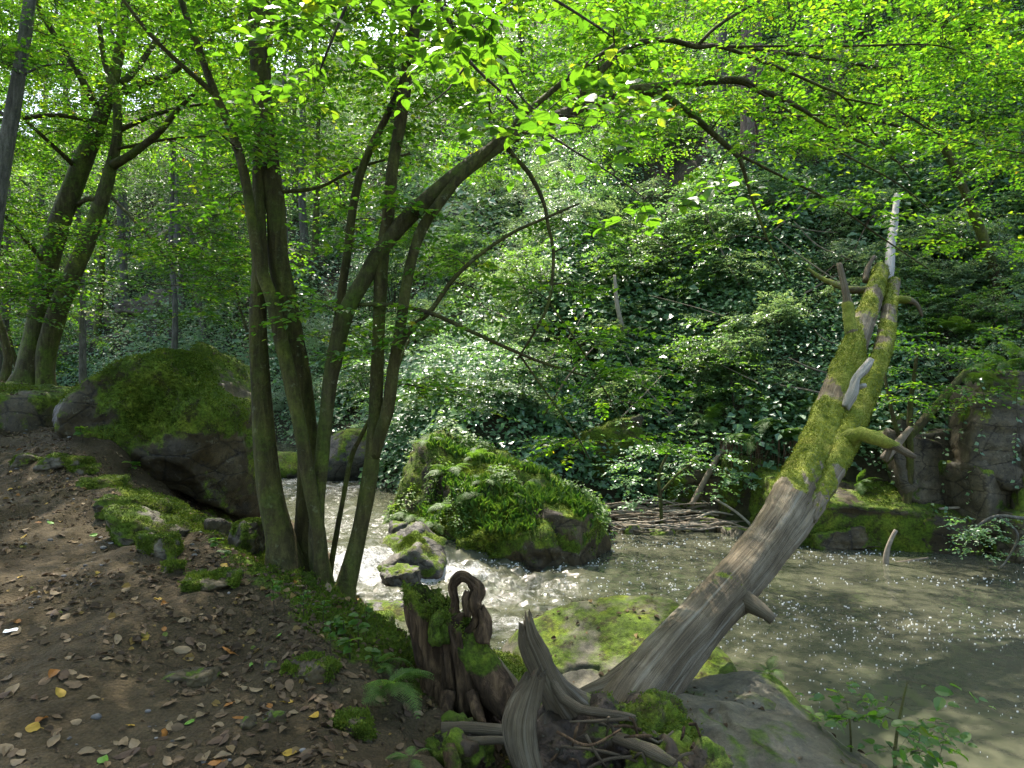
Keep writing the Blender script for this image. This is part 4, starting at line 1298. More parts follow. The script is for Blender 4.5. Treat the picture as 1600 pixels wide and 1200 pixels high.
base7 = P(1560, 470, 14.4)  # tree added to shade the pool, crown set along the sun's rays
T7 = thing("pool_shade_tree", "far-bank tree added to shade the pool, its leafy limbs reaching over it", "tree", base7)
sk = ([], [])
stem(T7, "trunk", [(1575, 520, 14.6, 20), (1555, 430, 14.4, 18), (1520, 330, 14.2, 16), (1470, 220, 14.0, 13), (1400, 110, 13.8, 11), (1320, 20, 13.6, 9), (1220, -60, 13.4, 7), (1100, -120, 13.2, 5)], "bark", 30, 12, skel=sk, step=0.1)
stem(T7, "branch", [(1470, 220, 14.0, 8), (1380, 190, 13.6, 7), (1280, 180, 13.2, 5), (1180, 190, 13, 3)], "bark", 31, 8, skel=sk, step=0.1)
stem(T7, "branch", [(1400, 110, 13.8, 7), (1280, 90, 13.4, 6), (1120, 70, 13.0, 5), (980, 60, 12.8, 3)], "bark", 32, 8, skel=sk, step=0.1)
g = rng(141)
tg = np.vstack([region_targets([(900, 1620, -220, 120, 11.5, 15, 70), (1040, 1600, 100, 260, 12, 14.5, 22)], g, 0.34, 16, 0.5),
                np.array([q for q in shade_targets_any(300, (0.0, 10.0), (5.5, 12.0), -2.8, (8, 15), g, 17, -0.42) if q[1] > 10.0])])
build_crown(T7, np.concatenate(sk[0])-np.array(base7), np.concatenate(sk[1]), tg-np.array(base7), 142, per=9, L=(0.5, 1.0), K=13, leaf=0.085, rmax=0.03, tr=0.003)

base3 = P(-30, 470, 8.6)
base3.z = -0.9
T3 = thing("slender_tree", "smooth slender leaning trunk cut off by the picture's edge near the forked tree", "tree", base3)
sk = ([], [])
stem(T3, "trunk", [(-60, 690, 8.6, 36), (-30, 500, 8.6, 30), (-8, 340, 8.6, 27), (8, 240, 8.6, 25), (24, 150, 8.6, 23), (38, 60, 8.6, 20), (52, -40, 8.6, 17), (70, -200, 8.6, 11)], "bark_grey", 12, 14, skel=sk, step=0.1, amp=0.05)
stem(T3, "branch", [(12, 185, 8.6, 6), (-20, 160, 8.5, 5), (-60, 140, 8.4, 3)], "bark_grey", 13, 7, skel=sk)
stem(T3, "branch", [(20, 130, 8.6, 5), (60, 105, 8.6, 4), (100, 100, 8.6, 3)], "bark_grey", 14, 7, skel=sk)
tg = region_targets([(-160, 120, -420, -20, 7.5, 9.6, 36), (-100, 120, -20, 150, 7.5, 10.2, 22)], rng(131), 0.3, 15)
build_crown(T3, np.concatenate(sk[0])-np.array(base3), np.concatenate(sk[1]), tg-np.array(base3), 132, per=9, L=(0.4, 0.85), K=12, leaf=0.075, rmax=0.02)


# ------------------------------------------------------------------ the fallen tree and the hollow stump
def wood_tube(pts, seed, sides=22, step=0.05, amp=0.10, ridge=0.07, nridge=5, fine=0.05, moss=None, pale=0.0, wscale=1.0, flat=None, jag=0.0):
    p, r = pix_path(pts, wscale)
    V, fs, at = tube(p, r, sides, step, amp, ridge, seed, nridge, None, fine=fine)
    nv = len(V)
    n = (nv-2)//sides
    if flat or jag:
        q, _ = catmull(p, r, step)
        cen = np.vstack([np.repeat(q, sides, 0), q[:1], q[-1:]])
        if jag:                 # splintered start: push the first rings out along the grain, unevenly round the rim
            a_ = np.linspace(0, 2*np.pi, sides, endpoint=False)
            j_ = jag*(0.6*vnoise(np.stack([np.cos(a_)*2.2, np.sin(a_)*2.2, 0*a_+seed], 1), seed)+0.8*vnoise(np.stack([np.cos(a_)*6, np.sin(a_)*6, 0*a_+seed], 1), seed+1))
            T0 = unit((q[0]-q[2])[None])[0]
            w_ = np.clip(1-at["t"][:-2]/0.35, 0, 1)**1.5
            V[:-2] += (np.tile(j_, n)*w_)[:, None]*T0
        if flat:
            V[:, 1] = cen[:, 1]+(V[:, 1]-cen[:, 1])*flat
    a = np.linspace(0, 2*np.pi, sides, endpoint=False)
    ca, sa = np.append(np.tile(np.cos(a), n), [0, 0]), np.append(np.tile(np.sin(a), n), [0, 0])
    t = at["t"]
    Lt = sum((p[i+1]-p[i]).length for i in range(len(p)-1))
    N = vnormals(V, fs)
    mo = moss(t, N, V) if moss else np.zeros(nv)
    mo = np.clip(mo, 0, 1)
    V = V+N*(mo*0.022*(1+0.8*fbm(V*22, 3, seed+3)))[:, None]
    return V, fs, {"moss": mo, "pale": np.full(nv, pale), "ca": ca, "sa": sa, "len": t*Lt}


base5 = Vector((0.62, 4.25, -2.15))
T5 = thing("fallen_tree", "dead two-stemmed trunk lying across the pool, bare below and bright moss above", "fallen tree", base5)


def wood(root, name, pts, seed, mat="wood", label=None, **kw):
    V, fs, at = wood_tube(pts, seed, **kw)
    o = obj(name, mesh(name, local(V, root.location), fs, at), M[mat], root)
    if label:
        o["label"] = label
    if name == "trunk":
        log_skin.append((V, vnormals(V, fs), at["moss"]))
    return o


log_skin = []
log_moss = lambda t, N, V: 0.92*sstep(0.34, 0.52, t+0.10*fbm(V*np.array([9, 3, 3]), 3, 4))*(1-0.40*sstep(0.86, 1.0, t))+0.62*fbm(V*np.array([2.6, 1.5, 1.5]), 4, 9)-0.22+0.18*N[:, 2]+0.35*sstep(0.16, 0.02, t)*sstep(0.2, -0.5, N[:, 2])
wood(T5, "trunk", [(955, 1150, 4.0, 150), (985, 1095, 4.25, 140), (1045, 1020, 4.75, 122), (1122, 932, 5.5, 108), (1190, 850, 6.3, 98), (1235, 778, 7.0, 92), (1275, 700, 7.8, 84), (1305, 620, 8.5, 74), (1333, 550, 9.1, 62), (1362, 470, 9.9, 46), (1378, 420, 10.5, 34)], 201, sides=40, moss=log_moss, step=0.025, wscale=0.57, ridge=0.09)
wood(T5, "trunk", [(1005, 1140, 4.15, 96), (1055, 1062, 4.65, 74), (1128, 970, 5.35, 62), (1205, 880, 6.2, 58), (1266, 796, 7.0, 62), (1312, 706, 7.7, 68), (1344, 630, 8.4, 62), (1378, 550, 9.1, 44), (1390, 480, 9.9, 36), (1397, 440, 10.4, 30)], 202, sides=32, step=0.025, wscale=0.52, ridge=0.09,
     moss=lambda t, N, V: log_moss(t+0.04, N, V)+0.25*sstep(0.0, 0.15, t)*sstep(0.3, 0.1, t)*sstep(0.1, -0.5, N[:, 0]*-1))
wood(T5, "branch_stub", [(1150, 930, 5.6, 40), (1178, 946, 5.5, 26), (1198, 960, 5.42, 17), (1208, 969, 5.4, 15)], 203, sides=12, label="short broken stub pointing over the water")
wood(T5, "branch", [(1321, 636, 8.1, 10), (1332, 612, 8.1, 16), (1338, 592, 8.12, 12), (1352, 575, 8.15, 12), (1361, 562, 8.2, 10)], 204, sides=18, pale=1.0, amp=0.25, ridge=0.15, fine=0.15, step=0.015, jag=0.05, label="bleached white broken branch on the mossy trunk")
wood(T5, "branch", [(1338, 606, 8.15, 9), (1348, 603, 8.1, 8), (1353, 602, 8.1, 7)], 214, sides=8, pale=1.0)
wood(T5, "snag", [(1378, 450, 10.45, 20), (1388, 425, 10.6, 17), (1393, 380, 10.9, 13), (1398, 340, 11.2, 11), (1402, 305, 11.5, 9)], 205, sides=12, pale=1.0, amp=0.12, label="bleached bare tip of the trunk")
wood(T5, "branch", [(1318, 690, 7.8, 24), (1345, 679, 7.6, 17), (1366, 685, 7.5, 15), (1392, 694, 7.45, 13), (1416, 708, 7.4, 10), (1430, 714, 7.4, 6)], 206, sides=14, moss=lambda t, N, V: 0.9-0.9*sstep(0.62, 0.8, t)+0.3*N[:, 2], label="crooked mossy side branch ending in a bare tip")
wood(T5, "branch", [(1385, 690, 7.5, 9), (1390, 700, 7.5, 10), (1384, 718, 7.5, 8)], 207, sides=9)
wood(T5, "branch", [(1352, 590, 8.9, 24), (1338, 545, 9.1, 18), (1327, 500, 9.3, 15), (1322, 460, 9.4, 11), (1311, 412, 9.6, 8)], 208, sides=10, moss=lambda t, N, V: 0.75-0.8*sstep(0.15, 0.22, t)*sstep(0.42, 0.35, t)-0.8*sstep(0.62, 0.7, t))
wood(T5, "branch", [(1368, 450, 10.1, 9), (1330, 452, 10.1, 8), (1290, 438, 10.2, 6), (1262, 420, 10.3, 4)], 209, sides=8, moss=lambda t, N, V: 0.5+0*t)
wood(T5, "branch", [(1392, 470, 10.0, 10), (1415, 468, 9.9, 8), (1432, 475, 9.9, 7), (1441, 494, 9.9, 4)], 210, sides=8, moss=lambda t, N, V: 0.7-0.6*sstep(0.3, 0.6, t))
wood(T5, "branch", [(1352, 440, 10.3, 9), (1356, 420, 10.4, 8), (1366, 400, 10.5, 5)], 211, sides=8)
wood(T5, "bark_flap", [(1290, 752, 7.25, 14), (1282, 782, 7.0, 20), (1270, 812, 6.8, 10)], 212, sides=18, ridge=0.35, fine=0.3, jag=0.1, flat=0.6, label="loose flap of bark peeling off the trunk")
V = np.concatenate([a[0] for a in log_skin])
N_ = np.concatenate([a[1] for a in log_skin])
mo = np.concatenate([a[2] for a in log_skin])
V, Fa, r, _ = fuzz(V, N_, np.clip(mo-0.45, 0, 1)**0.7+1e-6, 60000, rng(205), (0.008, 0.019), 0.012)
obj("moss", mesh("moss", local(V, base5), [Fa], {"rnd": r}, smooth=False), M["moss_log"], T5)
# roots
wood(T5, "root", [(1010, 1060, 4.5, 80), (950, 1082, 4.4, 46), (905, 1094, 4.3, 30), (872, 1112, 4.2, 20)], 220, sides=16, label="smooth grey root running off the trunk")
wood(T5, "root", [(822, 978, 3.62, 22), (826, 1000, 3.62, 30), (836, 1022, 3.62, 36), (850, 1052, 3.62, 38), (868, 1085, 3.65, 46), (900, 1120, 3.75, 66), (960, 1150, 3.9, 80)], 221, sides=40, amp=0.22, ridge=0.30, nridge=9, fine=0.25, step=0.012, flat=0.6, jag=0.09, moss=lambda t, N, V: 0.6*sstep(0.45, 0.6, t)*sstep(0.85, 0.7, t)+0.3*fbm(V*6, 3, 2)-0.1, label="jagged upright root splinter")
wood(T5, "root", [(834, 1062, 3.45, 24), (824, 1090, 3.45, 38), (814, 1130, 3.42, 46), (816, 1170, 3.4, 42), (828, 1215, 3.38, 36), (838, 1270, 3.36, 32)], 222, sides=44, amp=0.22, ridge=0.22, nridge=9, fine=0.22, step=0.012, flat=0.45, jag=0.08, moss=lambda t, N, V: 0.55*sstep(0.5, 0.9, t)*sstep(0.2, -0.5, N[:, 0]), label="grey slab-like root standing upright")
wood(T5, "root", [(862, 1062, 3.6, 12), (880, 1092, 3.58, 16), (905, 1108, 3.55, 15), (960, 1116, 3.6, 13), (1010, 1128, 3.7, 11), (1040, 1146, 3.7, 8)], 223, sides=12, amp=0.14, ridge=0.12, label="thin grey root looping over the root ball")
wood(T5, "root", [(1010, 1128, 3.7, 10), (1022, 1150, 3.62, 13), (1060, 1160, 3.6, 12), (1090, 1172, 3.55, 8)], 224, sides=10, amp=0.12)
wood(T5, "root", [(690, 1140, 3.7, 22), (740, 1138, 3.7, 20), (790, 1142, 3.68, 18), (830, 1150, 3.7, 16)], 225, sides=12, amp=0.14, ridge=0.1)
wood(T5, "root", [(728, 1158, 3.6, 14), (780, 1156, 3.6, 12), (830, 1160, 3.6, 10)], 226, sides=10, amp=0.12)
wood(T5, "root", [(700, 1165, 3.5, 18), (706, 1195, 3.45, 20), (700, 1240, 3.4, 20)], 227, mat="rot", sides=12, amp=0.12, moss=lambda t, N, V: 0.5+0*t)
wood(T5, "root", [(960, 1150, 3.5, 14), (1000, 1165, 3.45, 14), (1040, 1185, 3.4, 12), (1075, 1210, 3.4, 10)], 228, sides=10, amp=0.12, moss=lambda t, N, V: 0.4+0*t)
V, Fc, at = rock_geo((0.46, 0.34, 0.30), 231, nrand=10, sub=6, soft=8, rough=0.30, moss=0.25, moss_up=0.35, fine=0.05)
obj("root_ball", mesh("root_ball", V+np.array(P(945, 1190, 3.72))-np.array(base5), Fc, at), M["soil_clump"], T5)
moss_part(T5, V+np.array(P(945, 1190, 3.72))-np.array(base5), Fc, at["moss"], 7000, 94, (0.008, 0.02))
V, Fc, at = rock_geo((0.24, 0.2, 0.17), 232, nrand=10, sub=5, soft=8, rough=0.30, moss=0.5, moss_up=0.35, fine=0.05)
obj("root_ball", mesh("root_ball", V+np.array(P(1060, 1215, 3.45))-np.array(base5), Fc, at), M["soil_clump"], T5)
V, Fc, at = rock_geo((0.20, 0.18, 0.16), 233, nrand=10, sub=5, soft=8, rough=0.30, moss=0.45, moss_up=0.35, fine=0.05)
obj("root_ball", mesh("root_ball", V+np.array(P(722, 1180, 3.7))-np.array(base5), Fc, at), M["soil_clump"], T5)

g = rng(251)
for i in range(22):     # stray rootlets round the root ball
    a0 = g.uniform(860, 1090)
    b0 = g.uniform(1120, 1190)
    Y0 = g.uniform(3.35, 3.6)
    dx, dy = g.normal(0, 45), g.uniform(-5, 50)
    wood(T5, "rootlet", [(a0, b0, Y0, 5), (a0+dx*0.5, b0+dy*0.2+g.normal(0, 8), Y0-0.05, 5), (a0+dx, b0+dy, Y0-0.02, 3)], 260+i, mat="rot" if i % 2 else "wood", sides=7, amp=0.15, step=0.03)

base6 = P(720, 1130, 4.15)
T6 = thing("hollow_stump", "rotten upright stump with ragged top and a hooked loop of root", "stump", base6)


def stump_body():
    sides, rings = 140, 80
    a = np.linspace(0, 2*np.pi, sides, endpoint=False)
    V = []
    for k in range(rings):
        t = k/(rings-1)
        cx = 722+(t**1.3)*-22
        py = 1150-t*185
        w = 0.5*(118-16*t+70*max(0, 0.5-t)**2/0.25)*4.15/F
        c = np.array(P(cx, py, 4.15))
        q = np.stack([np.cos(a)*1.3, np.sin(a)*1.3, np.full(sides, t*1.3)], 1)
        lobes = 1+0.16*np.sin(5*a+1.0+1.5*t)+0.08*np.sin(9*a-1.2*t)+0.22*fbm(q*1.7, 4, 71)+0.16*fbm(q*np.array([6, 6, 0.9]), 3, 73)-0.42*np.clip(1-np.abs(vnoise(q*np.array([2.1, 2.1, 0.55])+3.3, 75))/0.16, 0, 1)*sstep(0.95, 0.6, t)*sstep(-0.05, 0.12, t)
        r = w*lobes
        z = np.zeros(sides)
        V.append(np.stack([c[0]+r*np.cos(a), c[1]+r*np.sin(a)*0.85, c[2]+z], 1))
    V = np.array(V)
    jag = 0.13*vnoise(np.stack([np.cos(a)*1.6, np.sin(a)*1.6, 0*a], 1), 81)+0.09*vnoise(np.stack([np.cos(a)*5, np.sin(a)*5, 0*a], 1), 82)+0.03*vnoise(np.stack([np.cos(a)*14, np.sin(a)*14, 0*a], 1), 83)+0.09*np.cos(a-np.pi)
    tt = np.linspace(0, 1, rings)[:, None]
    V[:, :, 2] += jag[None]*tt**3
    # hollow: fold back down inside
    inner = []
    c = V[-1].mean(0)
    for k in range(8):
        s = (k+1)/8
        q = V[-1].copy()
        q[:, :2] = c[:2]+(q[:, :2]-c[:2])*(0.82-0.75*s*s)
        q[:, 2] = q[:, 2]*(1-s)+(c[2]-0.10)*s-0.02
        inner.append(q)
    A = np.concatenate([V, np.array(inner)])
    n = len(A)
    i = np.arange(n-1)[:, None]*sides
    j = np.arange(sides)[None]
    jn = (j+1) % sides
    Q = np.stack([i+j, i+jn, i+sides+jn, i+sides+j], -1).reshape(-1, 4)
    Vv = A.reshape(-1, 3)
    ti = np.repeat(np.clip(np.arange(n)/(rings-1), 0, 1.2), sides)
    aa = np.tile(a, n)
    mo = 0.85*sstep(0.72, 1.0, ti)+0.35*sstep(0.2, 0.8, np.cos(aa))+0.45*fbm(Vv*7, 3, 91)-0.12
    return Vv, [Q], {"moss": np.clip(mo, 0, 1)}


V, fs, at = stump_body()
obj("stump_shell", mesh("stump_shell", V-np.array(base6), fs, at), M["rot"], T6)
moss_part(T6, V-np.array(base6), fs, at["moss"], 9000, 93, (0.008, 0.022), 0.42)
mst = lambda lo, hi: (lambda t, N, V: lo+(hi-lo)*sstep(0.0, 0.4, t)+0.3*fbm(V*8, 3, 5))
wood(T6, "root_loop", [(716, 1000, 4.1, 30), (710, 964, 4.1, 17), (712, 938, 4.1, 14), (707, 916, 4.1, 15), (719, 901, 4.1, 20), (733, 906, 4.1, 17), (745, 921, 4.1, 26), (738, 943, 4.08, 30), (746, 965, 4.1, 22), (735, 990, 4.1, 30), (728, 1015, 4.1, 26)], 241, mat="rot", wscale=0.64, sides=24, amp=0.42, ridge=0.30, nridge=7, fine=0.3, step=0.008, moss=lambda t, N, V: 0.65*sstep(0.25, 0.12, t)+0.25*fbm(V*9, 3, 5), label="bent root curling into a hook above the stump")
wood(T6, "splinter", [(664, 1010, 4.12, 34), (660, 975, 4.12, 26), (662, 955, 4.12, 17), (671, 942, 4.12, 6)][::-1], 242, jag=0.03, mat="rot", sides=16, amp=0.2, ridge=0.25, fine=0.15, step=0.015, moss=lambda t, N, V: 0.75-0.6*sstep(0.3, 0.05, t))
wood(T6, "splinter", [(700, 990, 4.05, 22), (712, 970, 4.05, 16), (724, 958, 4.05, 5)], 243, mat="rot", sides=12, amp=0.2, ridge=0.25, fine=0.15, step=0.015)
wood(T6, "splinter", [(733, 962, 4.06, 16), (727, 940, 4.06, 12), (730, 924, 4.06, 7)][::-1], 252, mat="rot", sides=14, amp=0.3, ridge=0.3, fine=0.3, step=0.01, jag=0.02)
wood(T6, "splinter", [(752, 1000, 4.06, 26), (758, 975, 4.06, 20), (752, 955, 4.06, 10)][::-1], 253, mat="rot", sides=18, amp=0.3, ridge=0.3, fine=0.3, step=0.01, jag=0.04)
wood(T6, "splinter", [(690, 1000, 4.02, 30), (686, 975, 4.02, 24), (692, 962, 4.02, 14)][::-1], 254, mat="rot", sides=18, amp=0.3, ridge=0.3, fine=0.3, step=0.01, jag=0.05, moss=lambda t, N, V: 0.7+0*t)
wood(T6, "knot", [(738, 1000, 4.08, 16), (746, 985, 4.08, 20), (744, 1012, 4.08, 14)], 244, mat="rot", sides=12, amp=0.25, fine=0.15, step=0.015)
wood(T6, "root", [(722, 1000, 4.08, 46), (746, 1040, 4.05, 52), (772, 1075, 4.0, 52), (795, 1105, 3.95, 44), (815, 1135, 3.9, 30)], 245, mat="rot", sides=26, amp=0.16, ridge=0.18, fine=0.10, step=0.02, moss=lambda t, N, V: 0.55*sstep(0.75, 0.3, t)+0.35*N[:, 2]+0.35*fbm(V*6, 3, 6), label="thick mossy root slanting down from the stump")
wood(T6, "root", [(735, 1080, 3.95, 22), (745, 1110, 3.9, 20), (756, 1135, 3.85, 12)], 246, mat="rot", sides=14, amp=0.18, ridge=0.15, fine=0.1, step=0.02)
wood(T6, "root", [(672, 1060, 4.1, 30), (664, 1100, 4.08, 32), (652, 1135, 4.05, 26)], 247, mat="rot", sides=14, amp=0.18, ridge=0.2, fine=0.1, step=0.02)
wood(T6, "root", [(775, 1030, 4.6, 10), (795, 1062, 4.4, 18), (812, 1085, 4.2, 22)], 248, sides=12, amp=0.15, ridge=0.12)
wood(T6, "root", [(700, 1080, 3.98, 24), (695, 1115, 3.92, 26), (690, 1140, 3.9, 20)], 249, mat="rot", sides=14, amp=0.2, ridge=0.2, fine=0.1, step=0.02)


# ------------------------------------------------------------------ woodland behind
def forest_tree(name, label, h, rc, seed, bark, leafm, leaf=0.12, ncl=80, base_h=0.25, group=None, w=0.2, per=7, K=11):
    root = thing(name, label, "tree", group=group)
    g = rng(seed)
    k = 7
    p = np.stack([np.cumsum(g.normal(0, 0.18, k)), np.cumsum(g.normal(0, 0.18, k)), np.linspace(-0.4, h*0.92, k)], 1)
    p[:, :2] -= p[0, :2]
    r = np.linspace(w, 0.03, k)
    V, fs, at = tube(p, r, 10, 0.35, 0.10, 0.05, seed, 5, (1.0, 0.5, 4))
    obj("trunk", mesh("trunk", V, fs), M[bark], root)
    q, rr = catmull(p, r, 0.3)
    m = q[:, 2] > h*base_h*0.8
    u = g.normal(size=(ncl*3, 3))
    u = unit(u)*(g.random((ncl*3, 1))**0.4)
    t = u*np.array([rc, rc, h*(1-base_h)*0.52])+np.array([0, 0, h*(base_h+(1-base_h)*0.5)])
    keep = fbm(t*0.45+seed, 2, seed) > -0.12
    t = t[keep][:ncl]
    build_crown(root, q[m], rr[m], t, seed+1, per=per, L=(0.6, 1.3), K=K, leaf=leaf, mode=4, mat=leafm, bark=bark, rmin=0.008, rmax=0.05, tr=0.005, wr=0.33)
    return root


def on_hill(x, y):
    return float(hill_z(np.array([x]), np.array([y]))[0])


def on_near(x, y):
    return float(near_z(np.array([x]), np.array([y]), False)[0])


G_T = "broadleaf trees of the wooded slope"
protos = [
    forest_tree("woodland_tree", "leafy broadleaf tree standing in the wood on the slope", 9.5, 3.2, 301, "bark_grey", "leaf_far", 0.13, 85, 0.22, G_T),
    forest_tree("woodland_tree", "leafy broadleaf tree standing in the wood on the slope", 12.5, 3.6, 311, "bark_moss", "leaf_far", 0.14, 110, 0.30, G_T),
    forest_tree("woodland_tree", "leafy broadleaf tree standing in the wood on the slope", 6.5, 2.3, 321, "bark", "leaf", 0.11, 70, 0.18, G_T, 0.1),
]
spots = [  # x, y, prototype, scale, on the hill or the near bank
    (-15.5, 17.5, 2, 1.0, 0), (-19.0, 21, 0, 1.0, 0), (-13.2, 18.4, 2, 0.75, 0), (-25, 27, 1, 1.0, 0), (-17, 26, 2, 0.9, 0),
    (-21, 36, 1, 1.0, 1), (-14, 33, 0, 0.9, 1), (-10.5, 29, 2, 0.9, 1), (-26, 40, 1, 1.1, 1), (-31, 42, 1, 1.0, 1), (-17, 41, 1, 1.0, 1), (-9, 33, 1, 0.9, 1),
    (-12, 40, 1, 1.1, 1), (3.5, 33, 0, 1.0, 1), (-34, 46, 1, 1.2, 1), (-6.5, 40, 1, 1.1, 1), (0.5, 40, 1, 1.1, 1),
    (9, 30.5, 0, 1.0, 1), (13.5, 28, 1, 0.9, 1), (18.5, 25, 0, 1.0, 1), (12, 35, 1, 1.0, 1), (19, 31, 1, 1.0, 1), (6.5, 39, 1, 1.1, 1), (15.5, 21, 2, 1.0, 1), (11.8, 20.5, 2, 0.85, 1), (9.2, 24, 2, 0.9, 1), (-24, 33, 2, 1.2, 1), (-20, 46, 1, 1.2, 1), (-28, 50, 1, 1.3, 1), (-40, 44, 1, 1.2, 1), (3.2, 24.5, 2, 0.7, 1)]
g = rng(401)
protos.append(forest_tree("tall_tree", "tall tree added to the wood for its high crown, partly for shade", 17, 4.6, 331, "bark_grey", "leaf_far", 0.15, 170, 0.5, "tall trees of the slope", 0.15, per=9))  # high crowns added on the slope to shade pool and stream
spots += [(-27, 41, 3, 1.5, 1), (-33, 46, 3, 1.5, 1), (-21, 39, 3, 1.45, 1), (-38, 50, 3, 1.6, 1), (-16.5, 36, 3, 1.4, 1), (-24, 45, 3, 1.5, 1), (-30, 40, 3, 1.4, 1), (-10, 35, 3, 1.3, 1),
          (-6, -2, 3, 1.0, 0), (-10, 4.5, 3, 1.0, 0), (-3, -6, 3, 1.0, 0), (-14.5, 11, 3, 1.0, 0), (-1, -11, 3, 1.0, 0), (-11, -5, 3, 1.0, 0), (3.5, -3, 3, 1.0, 2), (-11.5, 15.8, 2, 1.1, 0), (-14.8, 20.2, 0, 0.9, 0), (-3, -7, 1, 1.0, 0), (-8, -4, 0, 1.0, 0), (-13, 1, 1, 1.0, 0), (-12, 8, 0, 1.0, 0), (1.5, -9, 1, 1.0, 0), (5.5, -6, 0, 1.1, 2), (-6, -12, 1, 1.1, 0), (9, -9, 1, 1.1, 2), (-7.8, 26, 3, 1.0, 1), (9.8, 22.5, 3, 1.0, 1), (14.5, 19, 3, 0.95, 1), (-13.5, 28.8, 3, 1.0, 1), (-12.0, 20.0, 3, 0.8, 0), (8.0, 28, 3, 1.1, 1),  # mostly unseen trees round the camera, added to darken the path
          (11.5, 15.2, 2, 0.9, 1), (13.0, 17.5, 2, 1.0, 1),
          (-23, 22, 1, 1.0, 0), (-28, 33, 1, 1.1, 0), (-16, 23, 2, 1.2, 0), (-33, 54, 1, 1.4, 1), (-45, 56, 1, 1.4, 1), (-25, 58, 1, 1.4, 1), (-15, 55, 1, 1.4, 1), (-38, 64, 1, 1.6, 1), (-50, 66, 1, 1.6, 1), (-6, 55, 1, 1.4, 1), (-28, 68, 1, 1.6, 1), (5, 50, 1, 1.4, 1), (15, 44, 1, 1.3, 1), (22, 38, 1, 1.2, 1)]
used = [False]*4
for x, y, k, s, hill in spots:
    o = protos[k] if not used[k] else copy_tree(protos[k])
    used[k] = True
    o.location = (x, y, (-2.2 if hill == 2 else on_hill(x, y) if hill else on_near(x, y))-0.1)
    o.rotation_euler = (g.normal(0, 0.04), g.normal(0, 0.04), g.uniform(0, 6.28))
    o.scale = (s*g.uniform(0.9, 1.1),)*2+(s*g.uniform(0.9, 1.12),)

# pines on the slope, bare below
def pine(label, px, py, w, seed, mat="bark_pine", h=13):
    hit = ground_hit(px, py, ("hill",))
    root = thing("pine_tree", label, "tree", hit-Vector((0, 0, 0.2)))
    k = 6
    g = rng(seed)
    p = np.stack([np.cumsum(g.normal(0, 0.06, k)), np.cumsum(g.normal(0, 0.06, k)), np.linspace(-0.3, h, k)], 1)
    r = np.linspace(0.5*w*hit.y/F, 0.05, k)
    V, fs, at = tube(p, r, 12, 0.3, 0.08, 0.04, seed, 5, (0.8, 0.3, 4))
    obj("trunk", mesh("trunk", V, fs), M[mat], root)
    q, rr = catmull(p, r, 0.3)
    t = np.stack([g.normal(0, 1.2, 40), g.normal(0, 1.2, 40), g.uniform(h*0.45, h*1.02, 40)], 1)
    build_crown(root, q[len(q)//3:], rr[len(q)//3:], t, seed+1, per=5, L=(0.5, 1.0), K=22, leaf=0.16, mode=4, mat="needle", bark="bark_thin", wr=0.06, rmin=0.006, rmax=0.03)
    return root


pine("pale straight pine trunk on the slope, the thinner of a close pair", 1132, 262, 17, 501, "bark_grey")
pine("reddish flaky pine trunk, the thicker of a close pair on the slope", 1165, 285, 25, 502)
pine("dim brown pine trunk just beside the close pair of pines", 1192, 280, 18, 503)
pine("grey pine trunk standing alone between two limbs of the canopy", 1262, 215, 16, 504, "bark_grey")
pine("stout grey-brown pine trunk uphill of the lone grey pine", 1305, 215, 24, 505)

# ------------------------------------------------------------------ undergrowth on the slope
def cover(n, seed, zfun, xr, yr, accept, K=26, leaf=0.085, R=0.30, H=0.38, pw=1.2, y0=14.0, wr=0.36, tilt=0.75):
    g = rng(seed)
    x = g.uniform(*xr, n)
    y = g.uniform(*yr, n)
    ok = accept(x, y) & (g.random(n) < np.clip(y0/y, 0, 1)**pw)
    x, y = x[ok], y[ok]
    z = zfun(x, y)
    sc = np.clip(y/y0, 0.8, 2.2)**0.75*np.clip(1+0.8*fbm(xyz(x*0.8, y*0.8), 3, seed), 0.25, 2.3)
    m = len(x)
    a = g.uniform(0, 2*np.pi, (m, K))
    r = np.sqrt(g.random((m, K)))
    hh = g.uniform(0.25, 1.0, (m, K))
    px = x[:, None]+sc[:, None]*R*r*np.cos(a)
    py = y[:, None]+sc[:, None]*R*r*np.sin(a)
    pz = z[:, None]+sc[:, None]*H*hh*(1.15-0.75*r*r)
    gx = (zfun(x+0.2, y)-zfun(x-0.2, y))/0.4
    gy = (zfun(x, y+0.2)-zfun(x, y-0.2))/0.4
    pz = pz+np.clip(gx, -1.2, 1.2)[:, None]*(px-x[:, None])*0.8+np.clip(gy, -1.2, 1.2)[:, None]*(py-y[:, None])*0.8
    b = np.stack([px, py, pz], -1).reshape(-1, 3)
    d = np.stack([np.cos(a)+g.normal(0, .4, a.shape), np.sin(a)+g.normal(0, .4, a.shape)-0.25, g.normal(-0.25, 0.3, a.shape)], -1).reshape(-1, 3)
    nr = np.stack([0.45*r*np.cos(a)+g.normal(0, .32, a.shape), 0.45*r*np.sin(a)-tilt+g.normal(0, .32, a.shape), np.ones_like(a)], -1).reshape(-1, 3)
    ln = (leaf*sc[:, None]**0.6*g.uniform(0.6, 1.3, a.shape)).ravel()
    rnd = np.clip(np.repeat(0.5+0.45*fbm(xyz(x*0.5, y*0.5), 3, seed+5), K)*0.75+g.random(m*K)*0.40-0.05, 0, 1)
    return leaves(b, d, nr, ln, wr, 4, rnd)


def in_view(x, y, mg=1.5):
    return np.abs(x) < 0.74*y+mg


